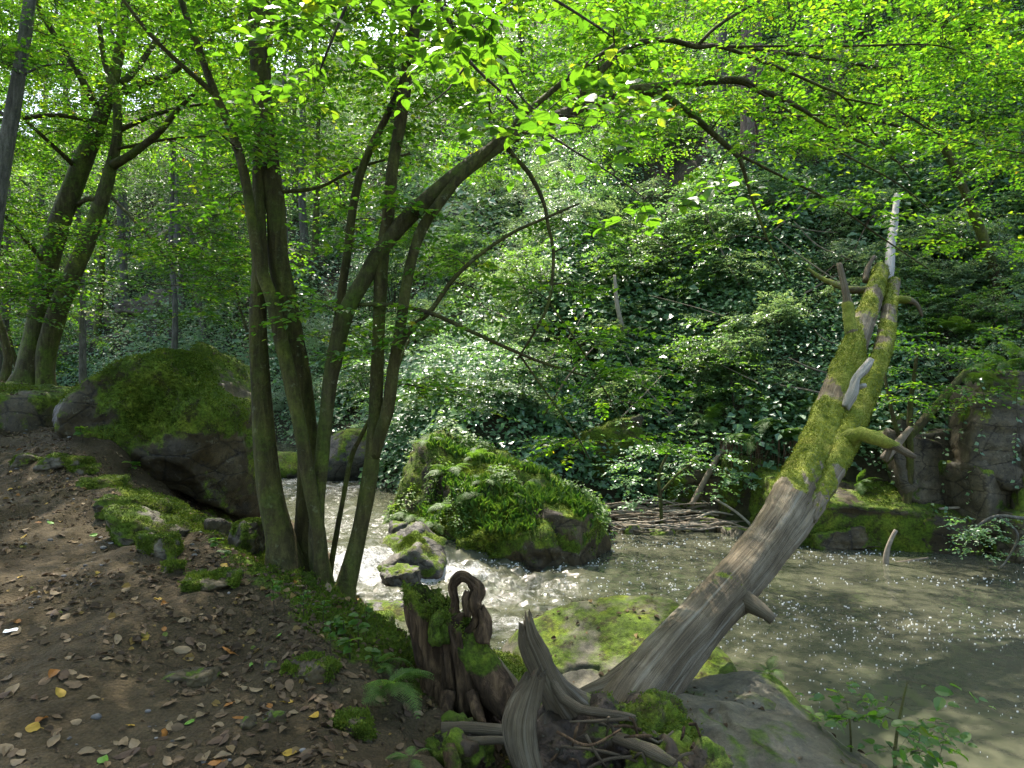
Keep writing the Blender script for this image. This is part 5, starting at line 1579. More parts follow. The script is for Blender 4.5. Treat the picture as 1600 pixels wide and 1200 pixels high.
acc = lambda x, y: in_view(x, y) & (hill_d(x, y) > np.where((x > 0.7) & (x < 4.4), 1.25, np.where(x > 4.4, 0.75, 0.2))) & (fbm(xyz(x*0.7, y*0.7), 3, 66) > -0.42)
parts = []
pk = lambda x, y: fbm(xyz(x*0.55, y*0.55), 3, 88)
for sd_, n_, lo, hi, K_, lf_, H_, R_, wr_ in ((601, 100000, -9, -0.05, 32, 0.070, 0.42, 0.28, 0.34), (603, 110000, -0.28, 0.36, 26, 0.092, 0.60, 0.32, 0.34), (604, 90000, 0.22, 9, 18, 0.135, 0.80, 0.42, 0.36), (605, 26000, -9, 9, 34, 0.075, 1.25, 0.45, 0.28)):
    V, Fa, r, _ = cover(n_, sd_, hill_z, (-46, 30), (9.5, 62), lambda x, y: acc(x, y) & (pk(x, y) > lo) & (pk(x, y) < hi), K=K_, leaf=lf_, H=H_, R=R_, wr=wr_)
    parts.append((V, [Fa], {"rnd": r}))
V, Fa, r, _ = cover(9000, 602, hill_z, (-3, 14), (10, 20), acc, K=22, leaf=0.10, R=0.35, H=0.6)
parts.append((V, [Fa], {"rnd": r}))
V, fs, at = merge(parts)
tag(obj("undergrowth", mesh("undergrowth", V, fs, at, smooth=False), M["leaf_shrub"]), "dense low leafy undergrowth covering the far slope", "undergrowth", kind="stuff")


def islet_z(x, y):
    out = np.empty(len(x))
    for i in range(len(x)):
        h = cast(x[i], y[i], ("islet", "islet_b", "hill"))
        out[i] = h[0].z if h else -3
    return out


g = rng(611)
n = 2600
acc2 = lambda x, y: ((x+0.45)**2/4.4+(y-12.6)**2/3.4 < 1) & (fbm(xyz(x*1.3, y*1.3), 3, 6) > -0.15+0.25*(y < 11.7))
V, Fa, r, _ = cover(n, 612, islet_z, (-2.4, 1.6), (11.2, 14.2), acc2, K=16, leaf=0.07, R=0.2, H=0.20, y0=40, tilt=0.3)
tag(obj("ground_cover", mesh("ground_cover", V, [Fa], {"rnd": r}, smooth=False), M["fern"]), "small leafy herbs growing over the fern boulder", "herbs", kind="stuff")


g = rng(615)
N = 9000
x = g.uniform(-2.2, 1.3, N)
y = g.uniform(11.0, 13.2, N)
ok = fbm(xyz(x*1.6, y*1.6), 3, 45) > 0.0
x, y = x[ok], y[ok]
z = islet_z(x, y)
n = len(x)
k_ = z > -2.5
V, Fa, r, _ = leaves(np.stack([x, y, z-0.01], 1)[k_], np.stack([g.normal(0, .4, n), g.normal(-0.25, .4, n), np.ones(n)], 1)[k_], g.normal(0, 1, (n, 3))[k_], g.uniform(0.07, 0.20, n)[k_], 0.035, 6, g.random(n)[k_], droop=0.25)
tag(obj("grass", mesh("grass", V, [Fa], {"rnd": r}, smooth=False), M["fern"]), "thin grass tufts on the fern boulder", "grass", kind="stuff")

# ------------------------------------------------------------------ shrubs
def shrub(label, h, rad, seed, leaf, mat, group, ncl=34, name="shrub", mode=4, per=6, K=9, L=(0.25, 0.55)):
    root = thing(name, label, "shrub", group=group)
    g = rng(seed)
    nodes, rr, segs, sr = [], [], [], []
    for i in range(5):
        a = g.uniform(0, 6.28)
        q = np.array([[0, 0, -0.1], [0.15*math.cos(a), 0.15*math.sin(a), h*0.3], [0.4*rad*math.cos(a), 0.4*rad*math.sin(a), h*0.7]])
        q, r_ = catmull(q, [0.022, 0.016, 0.008], 0.1)
        nodes.append(q)
        rr.append(r_)
        segs.append(q[np.linspace(0, len(q)-1, 5).astype(int)])
        sr.append(r_[np.linspace(0, len(q)-1, 5).astype(int)])
    V, Q = prisms(np.array(segs), np.array(sr), 5)
    obj("stem", mesh("stem", V, [Q]), M["bark_thin"], root)
    u = unit(g.normal(size=(ncl, 3)))*(g.random((ncl, 1))**0.45)
    t = u*np.array([rad, rad, h*0.5])+np.array([0, 0, h*0.62])
    build_crown(root, np.concatenate(nodes), np.concatenate(rr), t, seed+1, per=per, L=L, K=K, leaf=leaf, mode=mode, mat=mat, wr=0.34, rmin=0.003, rmax=0.012, tr=0.002)
    return root


G_S = "shrubs growing on the far slope"
sp = [shrub("leafy green shrub growing on the far slope", 1.5, 0.8, 701, 0.085, "leaf_shrub", G_S), shrub("leafy green shrub growing on the far slope", 2.1, 1.0, 711, 0.09, "leaf_far", G_S, 44),
      shrub("leafy green shrub growing on the far slope", 1.1, 0.75, 721, 0.08, "leaf_shrub", G_S, 30)]
g = rng(731)
used = [False]*3
n = 0
while n < 150:
    px, py = g.uniform(-60, 1660), g.uniform(180, 800)
    hit = ground_hit(px, py, ("hill",))
    if hit is None or hit.y > 42:
        continue
    dd = float(hill_d(np.array([hit.x]), np.array([hit.y]))[0])
    if dd < 1.3 or (1180 < px < 1420 and 380 < py < 760 and dd < 4.5):
        continue
    k = int(g.integers(0, 3))
    o = sp[k] if not used[k] else copy_tree(sp[k])
    used[k] = True
    s = g.uniform(0.65, 1.15)*(0.8 if hit.y < 18 else 1.1)
    o.location = hit-Vector((0, 0, 0.05))
    o.rotation_euler = (0.15, 0, g.uniform(0, 6.28))
    o.scale = (s, s, s)
    n += 1


G_W = "pale silvery bushes in the sunlit middle of the slope"
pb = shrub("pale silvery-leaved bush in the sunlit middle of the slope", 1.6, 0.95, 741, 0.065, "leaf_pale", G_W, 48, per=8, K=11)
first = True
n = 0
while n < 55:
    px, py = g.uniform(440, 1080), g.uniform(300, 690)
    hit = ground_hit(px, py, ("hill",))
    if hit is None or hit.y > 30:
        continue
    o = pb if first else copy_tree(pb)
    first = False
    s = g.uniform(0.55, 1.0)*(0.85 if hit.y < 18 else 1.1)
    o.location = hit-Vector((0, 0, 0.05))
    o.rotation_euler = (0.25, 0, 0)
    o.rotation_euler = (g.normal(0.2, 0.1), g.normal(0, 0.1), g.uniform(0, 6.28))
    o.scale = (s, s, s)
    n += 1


G_V = "pale bushes added to brighten the bank behind the fallen trunk"
n = 0
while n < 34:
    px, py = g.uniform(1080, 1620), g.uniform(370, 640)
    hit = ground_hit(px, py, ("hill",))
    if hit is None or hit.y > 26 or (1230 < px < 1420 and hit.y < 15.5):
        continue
    o = copy_tree(pb)  # pale-leaved copies added to lighten the dark far bank
    tag(o, "pale bush added to brighten the bank behind the fallen trunk", None, G_V)
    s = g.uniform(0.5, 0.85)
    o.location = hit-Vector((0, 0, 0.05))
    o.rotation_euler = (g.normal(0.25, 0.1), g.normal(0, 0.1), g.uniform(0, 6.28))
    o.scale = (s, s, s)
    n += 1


# single saplings
def sapling(name, label, cat, pts, regs, seed, leaf, mat, K=9, L=(0.25, 0.5), per=6, mode=6, bark="bark", hole=0.0, ltilt=0.3, droop=0.18, branches=(), wr=0.32, sides=10):
    p0 = P(*pts[0][:3])
    root = thing(name, label, cat, p0)
    sk = ([], [])
    stem(root, "trunk" if cat == "tree" else "stem", pts, bark, seed, sides, 0.05, 0.1, 0.0, skel=sk)
    for i, b in enumerate(branches):
        stem(root, "branch", b, bark, seed+i+1, 7, 0.05, 0.1, 0.0, skel=sk)
    tg = region_targets(regs, rng(seed+3), hole, seed)
    build_crown(root, np.concatenate(sk[0])-np.array(p0), np.concatenate(sk[1]), tg-np.array(p0), seed+5, per=per, L=L, K=K, leaf=leaf, mode=mode, mat=mat, rmin=0.002, rmax=0.01, tr=0.0015, ltilt=ltilt, droop=droop, wr=wr)
    return root


sapling("young_tree", "slender mossy sapling in front of the dry rock wall with flat sunlit sprays", "tree", [(1414, 806, 12.2, 16), (1420, 755, 12.2, 14), (1422, 700, 12.2, 12), (1422, 640, 12.2, 10), (1428, 590, 12.1, 7), (1435, 540, 12, 4)],
        [(1370, 1570, 510, 640, 11.2, 12.6, 26)], 801, 0.085, "leaf", K=11, L=(0.4, 0.8), per=7,
        branches=[[(1420, 720, 12.2, 7), (1398, 660, 12.2, 7), (1385, 600, 12.3, 6), (1380, 560, 12.4, 4)]])
sapling("young_tree", "small tree with hanging leaves behind the driftwood", "tree", [(1034, 818, 13.9, 7), (1032, 775, 13.9, 6), (1030, 740, 13.8, 5), (1048, 700, 13.7, 4)],
        [(960, 1170, 680, 800, 13.2, 14.3, 30)], 811, 0.085, "leaf_shrub", per=6, bark="bark_moss",
        branches=[[(1032, 770, 13.9, 5), (1060, 740, 13.7, 4), (1085, 722, 13.6, 3)]])
sapling("young_tree", "bushy young tree at the cascade side of the fern boulder, with pale sunlit leaves", "tree", [(600, 700, 16.5, 10), (610, 640, 16.5, 8), (620, 580, 16.5, 6), (640, 530, 16.4, 4)],
        [(540, 720, 500, 690, 15.5, 17.5, 40)], 821, 0.085, "leaf_shrub", per=7, mode=4)
sapling("waterside_shrub", "pale-leaved shrub dipping its twigs into the pool below the rock wall", "shrub", [(1680, 800, 10.4, 9), (1610, 810, 10.4, 7), (1560, 806, 10.4, 5), (1530, 820, 10.4, 4), (1515, 840, 10.4, 2)],
        [(1490, 1570, 815, 875, 10.2, 10.7, 12), (1570, 1640, 830, 880, 10.2, 10.7, 9)], 831, 0.065, "leaf_shrub", per=5, K=9, L=(0.2, 0.4), bark="bark_grey",
        branches=[[(1560, 806, 10.4, 5), (1590, 835, 10.4, 4), (1575, 872, 10.4, 3), (1560, 890, 10.4, 2)]])
sapling("sapling", "leafy green sapling rising from the bare rock over sunlit brown water", "plant", [(1400, 1215, 3.85, 7), (1398, 1175, 3.9, 6), (1404, 1130, 3.95, 5), (1412, 1090, 4.0, 4), (1418, 1066, 4.0, 2)],
        [(1330, 1480, 1080, 1195, 3.75, 4.15, 13)], 841, 0.088, "leaf_near", per=1.6, K=5, L=(0.12, 0.22), mode=10, ltilt=0.4, droop=0.3)
sapling("sapling", "thin sapling with few leaves at the corner of the fallen trunk's rock", "plant", [(1330, 1175, 4.1, 4), (1328, 1130, 4.15, 3), (1322, 1095, 4.2, 2)],
        [(1300, 1360, 1085, 1150, 4.05, 4.3, 5)], 851, 0.08, "leaf_near", per=1.5, K=4, L=(0.10, 0.2), mode=10, ltilt=0.4)

# seedlings on the near bank
def seedling(label, seed, h, n, group, mat="leaf_near"):
    root = thing("seedling", label, "plant", group=group)
    g = rng(seed)
    p = np.array([[0, 0, -0.02], [0.01, 0, h*0.5], [0.02, 0.01, h]])
    V, fs, at = tube(p, [0.003, 0.0025, 0.0015], 5, 0.03)
    obj("stem", mesh("stem", V, fs), M["bark_thin"], root)
    a = g.uniform(0, 6.28, n)
    b = np.stack([0*a, 0*a, h*g.uniform(0.4, 1.0, n)], 1)
    d = np.stack([np.cos(a), np.sin(a), g.normal(0.1, 0.2, n)], 1)
    V, Fa, r, uv = leaves(b, d, np.array([0, 0, 1.0])+g.normal(0, 0.3, (n, 3)), g.uniform(0.035, 0.065, n), 0.36, 10, g.random(n)*0.9)
    obj("foliage", mesh("foliage", V, [Fa], {"rnd": r}, uv=uv, smooth=False), M[mat], root)
    return root


G_P = "little seedlings on the mossy bank"
sd = [seedling("little green seedling sprouting on the bank", 861, 0.10, 7, G_P), seedling("little green seedling sprouting on the bank", 862, 0.18, 11, G_P)]
used = [False]*2
g = rng(863)
for i, (px, py) in enumerate([(540, 1000), (560, 1012), (525, 985), (505, 975), (548, 1030), (475, 965), (580, 1040), (430, 960), (350, 880), (118, 668), (130, 690), (215, 700), (255, 735), (275, 752), (207, 745), (575, 985), (340, 862), (515, 1020), (600, 1060)]):
    hit = ground_hit(px, py)
    if hit is None:
        continue
    k = i % 2
    o = sd[k] if not used[k] else copy_tree(sd[k])
    used[k] = True
    o.location = hit
    s = g.uniform(0.8, 1.4)*(1.6 if px < 300 else 1.0)
    o.scale = (s, s, s)
    o.rotation_euler = (0, 0, g.uniform(0, 6.28))


# ------------------------------------------------------------------ ferns
def frond_mesh(seed, L=0.6, npin=20, npl=8, droop=0.5, wmax=0.17):
    g = rng(seed)
    t = np.linspace(0.0, 1.0, 14)
    rp = np.stack([L*t*np.cos(0.35*t), 0.04*L*np.sin(3*t), L*(0.75*t-(0.75+droop)*0.62*t*t)], 1)
    tu = np.linspace(0.16, 0.985, npin)
    B, D, Nn, LN = [], [], [], []
    for s in (-1, 1):
        for u in tu:
            i = u*13
            i0 = min(int(i), 12)
            q = rp[i0]*(1-(i-i0))+rp[i0+1]*(i-i0)
            tan = unit((rp[i0+1]-rp[i0])[None])[0]
            side = unit(np.cross([0, 0, 1.0], tan)[None])[0]*s
            pl = wmax*L/0.6*np.sin(np.pi*np.clip(0.12+0.88*(u-0.16)/0.84, 0, 1)**0.75)**0.8*(1.05-0.45*u)+0.012
            pd = unit((side*0.92+tan*0.38+np.array([0, 0, -0.12+g.normal(0, 0.05)]))[None])[0]
            up = unit(np.cross(tan, side)[None])[0]*s
            for v in np.linspace(0.06, 0.97, npl):
                for ss in (-1, 1):
                    B.append(q+pd*pl*v-np.array([0, 0, 1])*pl*0.18*v*v)
                    D.append(pd*0.42+ss*unit(np.cross(up, pd)[None])[0]*0.9)
                    Nn.append(up+g.normal(0, 0.12, 3))
                    LN.append(pl*0.22*(1.08-0.8*v)+0.004)
    V, Fa, r, _ = leaves(np.array(B), np.array(D), np.array(Nn), np.array(LN), 0.20, 4, np.clip(g.normal(0.45, 0.2, len(B)), 0, 1), fold=0.03, droop=0.05)
    tv, tq = prisms(rp[None], np.linspace(0.0035, 0.001, 14)[None]*L/0.6, 4)
    return mesh("frond", np.vstack([V, tv]), [np.vstack([Fa, tq+len(V)])], {"rnd": np.concatenate([r, np.full(len(tv), 0.2)])}, smooth=False)


fr = [frond_mesh(901), frond_mesh(902, droop=0.75), frond_mesh(903, droop=0.3)]


def fern(label, loc, n, s, seed, group=None, spread=1.0, az=None, tilt=0.0):
    root = thing("fern", label, "fern", loc, group)
    g = rng(seed)
    for i in range(n):
        o = obj("frond", fr[int(g.integers(0, 3))], M["fern"], root)
        a = (i/n*6.283+g.normal(0, 0.3)) if az is None else az+g.normal(0, 0.75)*spread
        o.rotation_euler = (g.normal(0, 0.25), g.normal(tilt-0.15, 0.22), a)
        q = s*g.uniform(0.7, 1.1)
        o.scale = (q, q, q)
    return root


hit = ground_hit(598, 1085)
fern("large bright green fern arching from the bank beside the hollow stump", hit+Vector((0, 0, 0.02)), 8, 0.62, 911, az=-0.55, spread=0.9)
hit = ground_hit(590, 1040)
fern("small upright fern above the large fern on the bank edge", hit, 5, 0.36, 912, az=-0.2)
hit = ground_hit(640, 1185)
fern("tiny pale fern at the bottom edge below the large fern", hit+Vector((0.02, -0.1, 0.05)), 4, 0.22, 913)
G_F = "ferns growing on the mossy islet boulder"
for i, (x, y, s) in enumerate([(-1.35, 11.6, 0.85), (-0.95, 11.5, 0.9), (-0.5, 12.1, 0.8), (-1.7, 12.3, 0.8), (0.35, 12.3, 0.6), (-0.7, 12.9, 0.8), (-1.6, 13.0, 0.8), (-2.0, 13.4, 0.8), (-1.1, 12.3, 0.8), (0.2, 11.7, 0.5)]):
    h = cast(x, y, ("islet", "islet_b", "hill"))
    fern("pale green fern on the mossy islet boulder", h[0], 8, s, 920+i, G_F)
G_F2 = "ferns hanging along the far bank"
for i, (px, py, Y, s) in enumerate([(1190, 672, 14.3, 1.3), (1160, 690, 14.2, 1.2), (1230, 690, 14.1, 1.2), (1205, 640, 14.8, 1.2), (1555, 580, 12.0, 1.1), (1520, 600, 12.2, 0.9), (1585, 560, 12.1, 1.1), (1270, 640, 14.3, 1.0), (1110, 660, 15.0, 1.1), (1340, 760, 12.9, 0.8), (1000, 520, 17.5, 1.3), (1050, 560, 17.0, 1.2), (900, 560, 17.5, 1.3), (1140, 590, 15.6, 1.2), (1090, 620, 15.6, 1.2), (1500, 520, 13.6, 1.2), (1460, 480, 15.0, 1.2)]):
    q = P(px, py, Y)
    fern("dark green fern drooping from the far bank", q, 8, s, 940+i, G_F2, az=-1.57, spread=1.0)
G_F3 = "small ferns at the edge of the grey rocks"
for i, (x, y) in enumerate([(1.85, 5.15), (2.05, 4.85), (2.25, 4.5), (1.55, 5.35), (1.75, 5.3)]):
    h = cast(x, y, ("bank_a", "bank_b", "bank_c", "ground"))
    fern("small light green fern between the grey rocks and the water", Vector((x, y, max(h[0].z, -2.75))), 6, 0.32, 960+i, G_F3)

# ------------------------------------------------------------------ hanging ivy, roots, dead branches, driftwood
def ivy(label, px, py0, py1, Y, seed, group):
    root = thing("ivy_strand", label, "ivy", P(px, py0, Y), group)
    g = rng(seed)
    n = 9
    p = np.stack([np.cumsum(g.normal(0, 0.03, n)), g.normal(0, 0.02, n), -np.linspace(0, (py1-py0)*Y/F, n)], 1)
    V, fs, at = tube(p, np.linspace(0.006, 0.003, n), 4, 0.1)
    obj("stem", mesh("stem", V, fs), M["bark_thin"], root)
    k = int((py1-py0)*Y/F/0.07)
    i = np.sort(g.uniform(0, n-1.01, k))
    b = p[i.astype(int)]*(1-(i % 1))[:, None]+p[i.astype(int)+1]*(i % 1)[:, None]
    a = g.uniform(0, 6.28, k)
    V, Fa, r, _ = leaves(b, np.stack([np.cos(a), np.sin(a), -0.4+0*a], 1), np.array([0, -0.7, 0.7])+g.normal(0, 0.3, (k, 3)), g.uniform(0.05, 0.09, k), 0.4, 4, g.random(k))
    obj("foliage", mesh("foliage", V, [Fa], {"rnd": r}, smooth=False), M["leaf_shrub"], root)


ivy("long ivy strand hanging in front of the shield-shaped stone", 1558, 600, 800, 11.7, 1001, "ivy")
ivy("ivy strand hanging in front of the square pale block", 1477, 600, 780, 12.2, 1002, "ivy")
ivy("brown-leaved ivy strand beside the long ivy strand", 1570, 640, 840, 11.7, 1003, "ivy")
ivy("short ivy strand dangling over the dark rock behind the driftwood", 1150, 720, 800, 14.0, 1004, "ivy")
G_I = "ivy strands trailing over the rock wall"
for i_, (a_, b_, c_, d_) in enumerate([(1500, 600, 690, 11.9), (1530, 590, 720, 11.6), (1590, 600, 760, 11.3), (1440, 650, 740, 12.4), (1455, 780, 850, 11.9), (1480, 790, 860, 11.7), (1520, 700, 790, 11.7)]):
    ivy("short leafy ivy strand trailing over the rock wall", a_, b_, c_, d_, 1050+i_, G_I)
ivy("thin ivy strand hanging near the slender mossy sapling", 1402, 640, 760, 12.5, 1005, "ivy")

rt = thing("root_curtain", "reddish curtain of fine roots hanging from the far bank under ferns", "roots", P(1200, 700, 14.0))
g = rng(1011)
pp = []
for i in range(90):
    x = (g.uniform(-75, 55))*14/F
    l = g.uniform(0.35, 0.85)
    pp.append(np.stack([x+np.cumsum(g.normal(0, 0.012, 6)), -0.05+g.normal(0, 0.10)+np.cumsum(g.normal(0, 0.012, 6)), 0.15-np.linspace(0, l, 6)], 1))
V, Q = prisms(np.array(pp), np.full((90, 6), 0.006)*np.linspace(1.2, 0.5, 6)[None], 4)
obj("root_strands", mesh("root_strands", V, [Q], {"rnd": g.random(len(V))}), M["deadroot"], rt)


def stick(name, label, pts, seed, mat="stick", group=None, cat="branch", sides=8, amp=0.12, rnd=None):
    p, r = pix_path(pts)
    V, fs, at = tube(p, r, sides, 0.06, amp, 0.05, seed)
    c = np.array(p[0])
    o = obj(name, mesh(name, V-c, fs, {"rnd": np.full(len(V), rng(seed).random() if rnd is None else rnd)}), M[mat], loc=p[0])
    return tag(o, label, cat, group)


stick("stick", "bare crooked stick standing up out of the pool", [(1384, 884, 11.2, 8), (1385, 866, 11.2, 8), (1390, 848, 11.2, 7), (1400, 828, 11.2, 6)], 1021, rnd=0.6)
stick("fallen_branch", "leaning mossy pole crossing in front of the rock wall", [(1384, 722, 12.3, 10), (1430, 672, 12.3, 13), (1480, 615, 12.4, 13), (1510, 580, 12.5, 10)], 1022, "bark_moss")
stick("fallen_branch", "short broken plank-like branch below the crooked mossy side branch", [(1380, 718, 12.0, 14), (1402, 694, 12.0, 13), (1424, 668, 12.0, 8)], 1023, rnd=0.3)
stick("fallen_branch", "thin pale twig stretched along the foot of the rock wall", [(1468, 795, 12.0, 4), (1510, 792, 12.0, 4), (1556, 786, 12.0, 3)], 1024, rnd=0.6)
stick("fallen_branch", "long pale branch sloping from the bank to the fallen trunk", [(1118, 780, 13.9, 4), (1150, 800, 13.7, 4), (1182, 828, 13.5, 5)], 1025, rnd=0.9)
stick("fallen_branch", "brown pole propped against the bank above the driftwood", [(1080, 790, 14.2, 8), (1110, 735, 14.4, 10), (1136, 694, 14.6, 9)], 1026, rnd=0.4)
stick("fallen_branch", "grey dead branch lying in leaves uphill of the root curtain", [(1222, 542, 15.8, 9), (1250, 515, 16.0, 12), (1270, 490, 16.2, 10)], 1027, rnd=0.3)
stick("fallen_branch", "dark thin pole lying uphill, parallel to the grey dead branch", [(1172, 538, 16.2, 6), (1210, 510, 16.5, 6), (1245, 488, 16.8, 5)], 1028, rnd=0.1)
stick("fallen_log", "mossy log lying high on the slope behind the bleached trunk tip", [(1320, 328, 21.5, 16), (1370, 340, 21.3, 20), (1425, 355, 21.0, 18)], 1029, rnd=0.9)
stick("fallen_log", "pale log sloping down near the picture's edge, high on the slope", [(1430, 270, 20.0, 16), (1500, 325, 19.0, 20), (1620, 405, 17.5, 20)], 1030, rnd=1.0)
stick("fallen_log", "dark mossy log half buried in leaves on the sunny slope", [(1040, 440, 19.5, 12), (1080, 422, 19.5, 14), (1120, 410, 19.6, 12)], 1031, "bark_moss")
stick("fallen_branch", "thin upright snag in the sunny leaves of the slope", [(975, 520, 17.0, 7), (965, 480, 17.0, 7), (960, 430, 17.2, 5)], 1032, rnd=0.7)
stick("stick", "thin branch floating low in the pool beside the standing stick", [(1320, 882, 11.4, 5), (1385, 881, 11.3, 5), (1450, 872, 11.4, 3)], 1034, rnd=0.3)

G_D = "driftwood sticks heaped on the far shore"
g = rng(1041)
for i in range(110):
    x0 = g.uniform(905, 1120)
    y0 = g.uniform(785, 836)
    Y = 14.7-(y0-785)/51*1.2+g.normal(0, 0.1)
    ln = g.uniform(30, 130)*(1.2 if i % 6 == 0 else 0.8)
    a = g.normal(0, 0.22)
    w = g.uniform(1.6, 4.6)
    dx, dy = ln*math.cos(a), ln*math.sin(a)*0.35
    q0, q1 = P(x0, y0, Y), P(x0+dx, y0+dy, Y+g.normal(0, 0.25))
    for q in (q0, q1):
        q.z = max(q.z, -2.72)
    mid = (q0+q1)/2+Vector((g.normal(0, .03), g.normal(0, .05), g.normal(0.03, .04)))
    r0 = 0.5*w*Y/F
    V, fs, at = tube([q0, mid, q1], [r0, r0*0.9, r0*0.45], 6, 0.12, 0.12, 0.0, i)
    o = obj("driftwood_stick", mesh("driftwood_stick", V-np.array(q0), fs, {"rnd": np.full(len(V), g.random())}), M["stick"], loc=q0)
    tag(o, "dry grey stick in the driftwood heap on the far shore", "stick", G_D)

G_B = "dead twigs caught in the slope undergrowth"
for i in range(46):
    px, py = g.uniform(560, 1590), g.uniform(300, 700)
    hit = ground_hit(px, py, ("hill",))
    if hit is None:
        continue
    a = g.uniform(-0.9, 1.2)
    l = g.uniform(0.8, 2.2)
    q0 = hit+Vector((0, -0.25, 0.15))
    q1 = q0+Vector((l*math.cos(a)*(1 if i % 2 else -1), g.uniform(-0.3, 0.4), l*abs(math.sin(a))+0.2))
    mid = (q0+q1)/2+Vector(g.normal(0, 0.10, 3))
    r0 = g.uniform(0.008, 0.026)
    V, fs, at = tube([q0, mid, q1], [r0, r0*0.8, r0*0.3], 6, 0.15, 0.12, 0.0, i)
    o = obj("dead_twig", mesh("dead_twig", V-np.array(q0), fs, {"rnd": np.full(len(V), g.random()*0.7)}), M["stick"], loc=q0)
    tag(o, "thin dead twig sticking out of the slope undergrowth", "twig", G_B)

# ------------------------------------------------------------------ leaf litter, gravel, moss fuzz, scrap of paper
def curl_leaf(seed, size=0.07):
    g = rng(seed)
    nu, nv = 9, 7
    u = np.linspace(0, 1, nu)
    v = np.linspace(-1, 1, nv)
    U, Vv = np.meshgrid(u, v, indexing='ij')
    wd = 0.33*np.sin(np.pi*np.clip(U, 0, 1)**0.85)**0.75+0.002
    x = U-0.5
    yv = wd*Vv
    cz = g.uniform(0.3, 1.6)
    z = cz*yv*yv*g.choice([-1, 1])*1.2+g.uniform(-0.35, 0.35)*(x*x)+0.06*fbm(np.stack([x.ravel()*4, yv.ravel()*4, 0*x.ravel()+seed], 1), 2, seed).reshape(x.shape)
    z -= z.min()
    V = np.stack([x.ravel(), yv.ravel(), z.ravel()], 1)*size
    i = np.arange(nu-1)[:, None]*nv+np.arange(nv-1)[None]
    Q = np.stack([i, i+nv, i+nv+1, i+1], -1).reshape(-1, 4)
    sv, sq = prisms(np.array([[[-0.5, 0, 0.02], [-0.62, 0.02, 0.0], [-0.75, 0.05, 0.01]]])*size+np.array([0, 0, V[:, 2].mean()*0.5]), np.full((1, 3), 0.0012), 3)
    return np.vstack([V, sv]), np.vstack([Q, sq+len(V)])


kinds = [("dry_brown", "dry brown leaf lying on the trodden path", 0.40), ("dry_tan", "pale tan leaf lying on the trodden path", 0.24), ("dry_dark", "dark brown leaf lying on the trodden path", 0.14),
         ("dry_yellow", "yellow leaf lying on the trodden path", 0.10), ("dry_orange", "orange-brown leaf lying on the trodden path", 0.07), ("fresh_green", "fresh green leaf lying on the trodden path", 0.05)]
lm = {}
for k, (mk, lab, pr) in enumerate(kinds):
    lm[k] = []
    for j in range(4):
        V, Q = curl_leaf(1100+k*10+j)
        me = mesh("fallen_leaf", V, [Q], {"rnd": np.full(len(V), 0.5)})
        me.materials.append(M[mk])
        lm[k].append(me)
g = rng(1151)
cnt = 0
pr = np.array([k[2] for k in kinds])
while cnt < 300:
    px, py = g.uniform(-10, 660), 640+(g.random()**0.75)*560
    hit = ground_hit(px, py)
    if hit is None or hit.y > 9.5:
        continue
    s = float(poly_sd(np.array([hit.x]), np.array([hit.y]), BREAK)[0])
    if s < -0.35:
        continue
    if g.random() > 0.45+0.5*fbm(np.array([[hit.x*1.4, hit.y*1.4, 0]]), 2, 8)[0]+0.35*(px > 250):
        continue
    k = int(g.choice(6, p=pr/pr.sum()))
    o = bpy.data.objects.new("fallen_leaf", lm[k][int(g.integers(0, 4))])
    C.objects.link(o)
    n = bvhs["ground"].ray_cast(hit+Vector((0, 0, 1)), Vector((0, 0, -1)))[1]
    qt = n.to_track_quat('Z', 'Y')
    o.rotation_mode = 'QUATERNION'
    o.rotation_quaternion = qt @ Quaternion((0, 0, 1), g.uniform(0, 6.28)) @ Quaternion((1, 0, 0), g.normal(0, 0.25))
    sc = g.uniform(0.5, 1.1)
    o.scale = (sc*g.uniform(0.85, 1.3), sc, sc)
    o.location = hit+n*0.004
    tag(o, kinds[k][1], "leaf", "fallen leaves on the path, "+kinds[k][0].split("_")[1])
    cnt += 1

# finer litter that nobody could count
N = 60000
x = g.uniform(-9.5, 0.6, N)
y = g.uniform(2.2, 12.5, N)
s = poly_sd(x, y, BREAK)
cl = fbm(xyz(x*1.5, y*1.5), 3, 17)
ok = (s > -1.3) & (g.random(N) < np.clip(0.20+0.75*cl+0.55*np.exp(-((s-0.6)/0.6)**2), 0.05, 1)) & in_view(x, y, 0.6)
x, y = x[ok], y[ok]
P3 = [(a, b) for a, b in zip(x, y)]
pos, nrm = [], []
for a, b in P3:
    h = bvhs["ground"].ray_cast(Vector((a, b, 8)), Vector((0, 0, -1)))
    if h[0] is not None:
        pos.append(h[0])
        nrm.append(h[1])
for key, n_, xr, yr in (("slab", 260, (-0.4, 2.0), (4.5, 7.0)), ("bank_a", 260, (0.3, 2.3), (3.1, 4.9)), ("bank_c", 120, (0.8, 1.9), (4.6, 5.7)), ("ground", 900, (-0.3, 1.6), (3.0, 5.0)), ("boulder", 90, (-6.0, -3.6), (8.6, 10.8)), ("ledge", 120, (-9, -6.6), (10.2, 11.5)), ("islet", 120, (-2, 1), (11, 14))):
    for _ in range(n_):
        a, b = g.uniform(*xr), g.uniform(*yr)
        h = cast(a, b, (key,))
        if h is None or h[1].z < 0.6 or h[0].z < -2.76:
            continue
        if key == "bank_a" and g.random() > 0.25 and not (abs((b-4.30)-0.25*(a-1.3)) < 0.07):
            continue
        pos.append(h[0])
        nrm.append(h[1])
pos = np.array([p[:] for p in pos])
nrm = np.array([p[:] for p in nrm])
n = len(pos)
a = g.uniform(0, 6.28, n)
d = np.stack([np.cos(a), np.sin(a), 0*a], 1)
d = unit(d-nrm*np.sum(d*nrm, 1)[:, None]+nrm*g.normal(0.05, 0.22, (n, 1)))
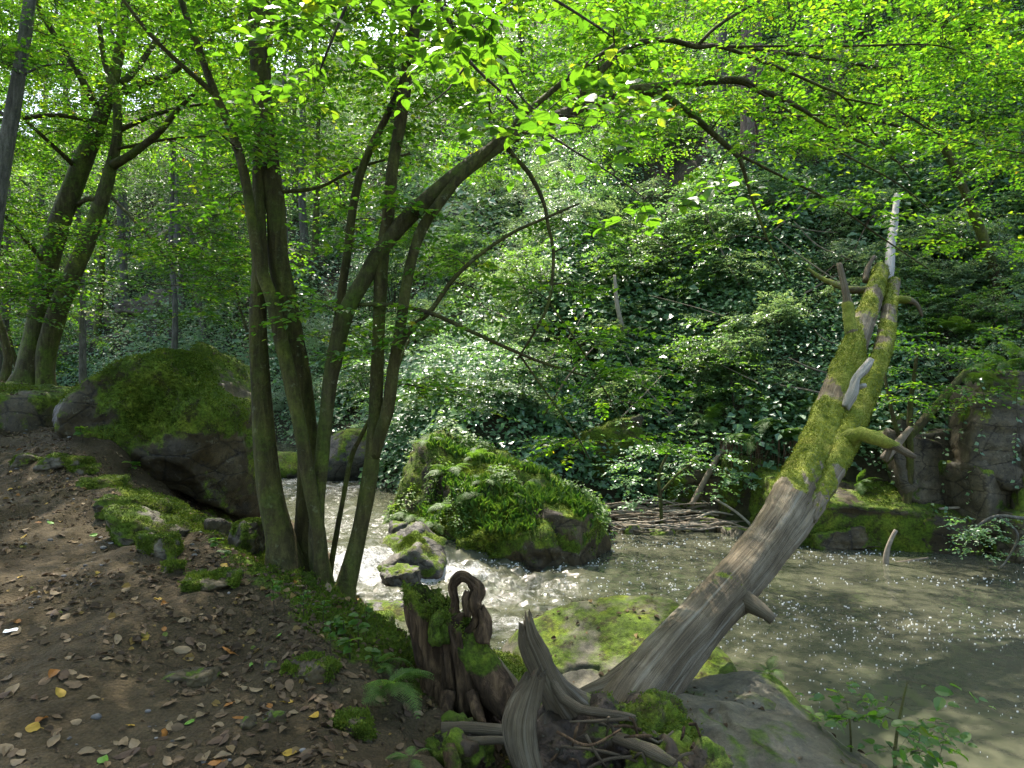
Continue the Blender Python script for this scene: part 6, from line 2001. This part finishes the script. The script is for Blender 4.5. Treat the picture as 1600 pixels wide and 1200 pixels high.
V, Fa, r, _ = leaves(pos+nrm*0.006, d, nrm+g.normal(0, 0.30, (n, 3)), 0.016+0.050*g.random(n)**1.9, 0.33, 6, np.clip(g.beta(1.3, 1.6, n), 0, 1), fold=0.22, droop=0.15)
tag(obj("leaf_litter", mesh("leaf_litter", V, [Fa], {"rnd": r}, smooth=False), M["litter"]), "small dry leaf fragments strewn over path, bank and rocks", "leaf litter", kind="stuff")

# gravel
N = 5200
x = g.uniform(-8, 0.3, N)
y = 2.3+g.random(N)**1.6*8
s = poly_sd(x, y, BREAK)
ok = (s > 0.15) & in_view(x, y, 0.4) & (g.random(N) < 0.35+0.8*fbm(xyz(x, y), 3, 27))
x, y = x[ok], y[ok]
D, Fi = ico(2)
z = np.array([bvhs["ground"].ray_cast(Vector((a, b, 8)), Vector((0, 0, -1)))[0].z for a, b in zip(x, y)])
n = len(x)
sz = 0.004+0.016*g.random(n)**3.5
defo = g.uniform(0.6, 1.3, (n, 3))*np.array([1.2, 1.0, 0.65])
lump = 1+0.22*fbm(np.repeat(np.arange(n)*3.7, len(D))[:, None]+np.tile(D*1.5, (n, 1)), 2, 33).reshape(n, len(D))
V = (D[None]*lump[..., None]*defo[:, None]*sz[:, None, None])+np.stack([x, y, z+sz*0.2], 1)[:, None]
Fg = (np.arange(n)[:, None, None]*len(D)+Fi[None]).reshape(-1, 3)
tag(obj("gravel", mesh("gravel", V.reshape(-1, 3), [Fg], {"rnd": np.repeat(g.random(n), len(D))}), M["stone"]), "small grey stones pressed into the path soil", "gravel", kind="stuff")

# moss fuzz on the bank edge
m = (gMoss > 0.5) & (gV[:, 1] > 3) & (gV[:, 1] < 9) & (np.abs(poly_sd(gV[:, 0], gV[:, 1], BREAK)) < 0.9)
gN = np.zeros((m.sum(), 3))
gN[:, 2] = 1
V, Fa, r, _ = fuzz(gV[m], gN, gMoss[m]**3/gV[m][:, 1], 60000, g)
tag(obj("moss", mesh("moss", V, [Fa], {"rnd": r}, smooth=False), M["moss_tuft"]), "green moss carpet along the edge of the bank", "moss", kind="stuff")

hit = ground_hit(18, 987)
gq = grid(np.linspace(-0.035, 0.035, 6), np.linspace(-0.025, 0.025, 5), lambda X, Y: 0.006*np.sin(X*60)+0.004*np.cos(Y*90))
o = tag(obj("paper_scrap", mesh("paper_scrap", gq[0], [gq[1]], {"rnd": np.full(len(gq[0]), 0.5)}), M["paper"], loc=hit+Vector((0, 0, 0.012))), "small torn scrap of white paper lying on the path", "paper")
o.rotation_euler = (0.05, 0.1, 0.3)
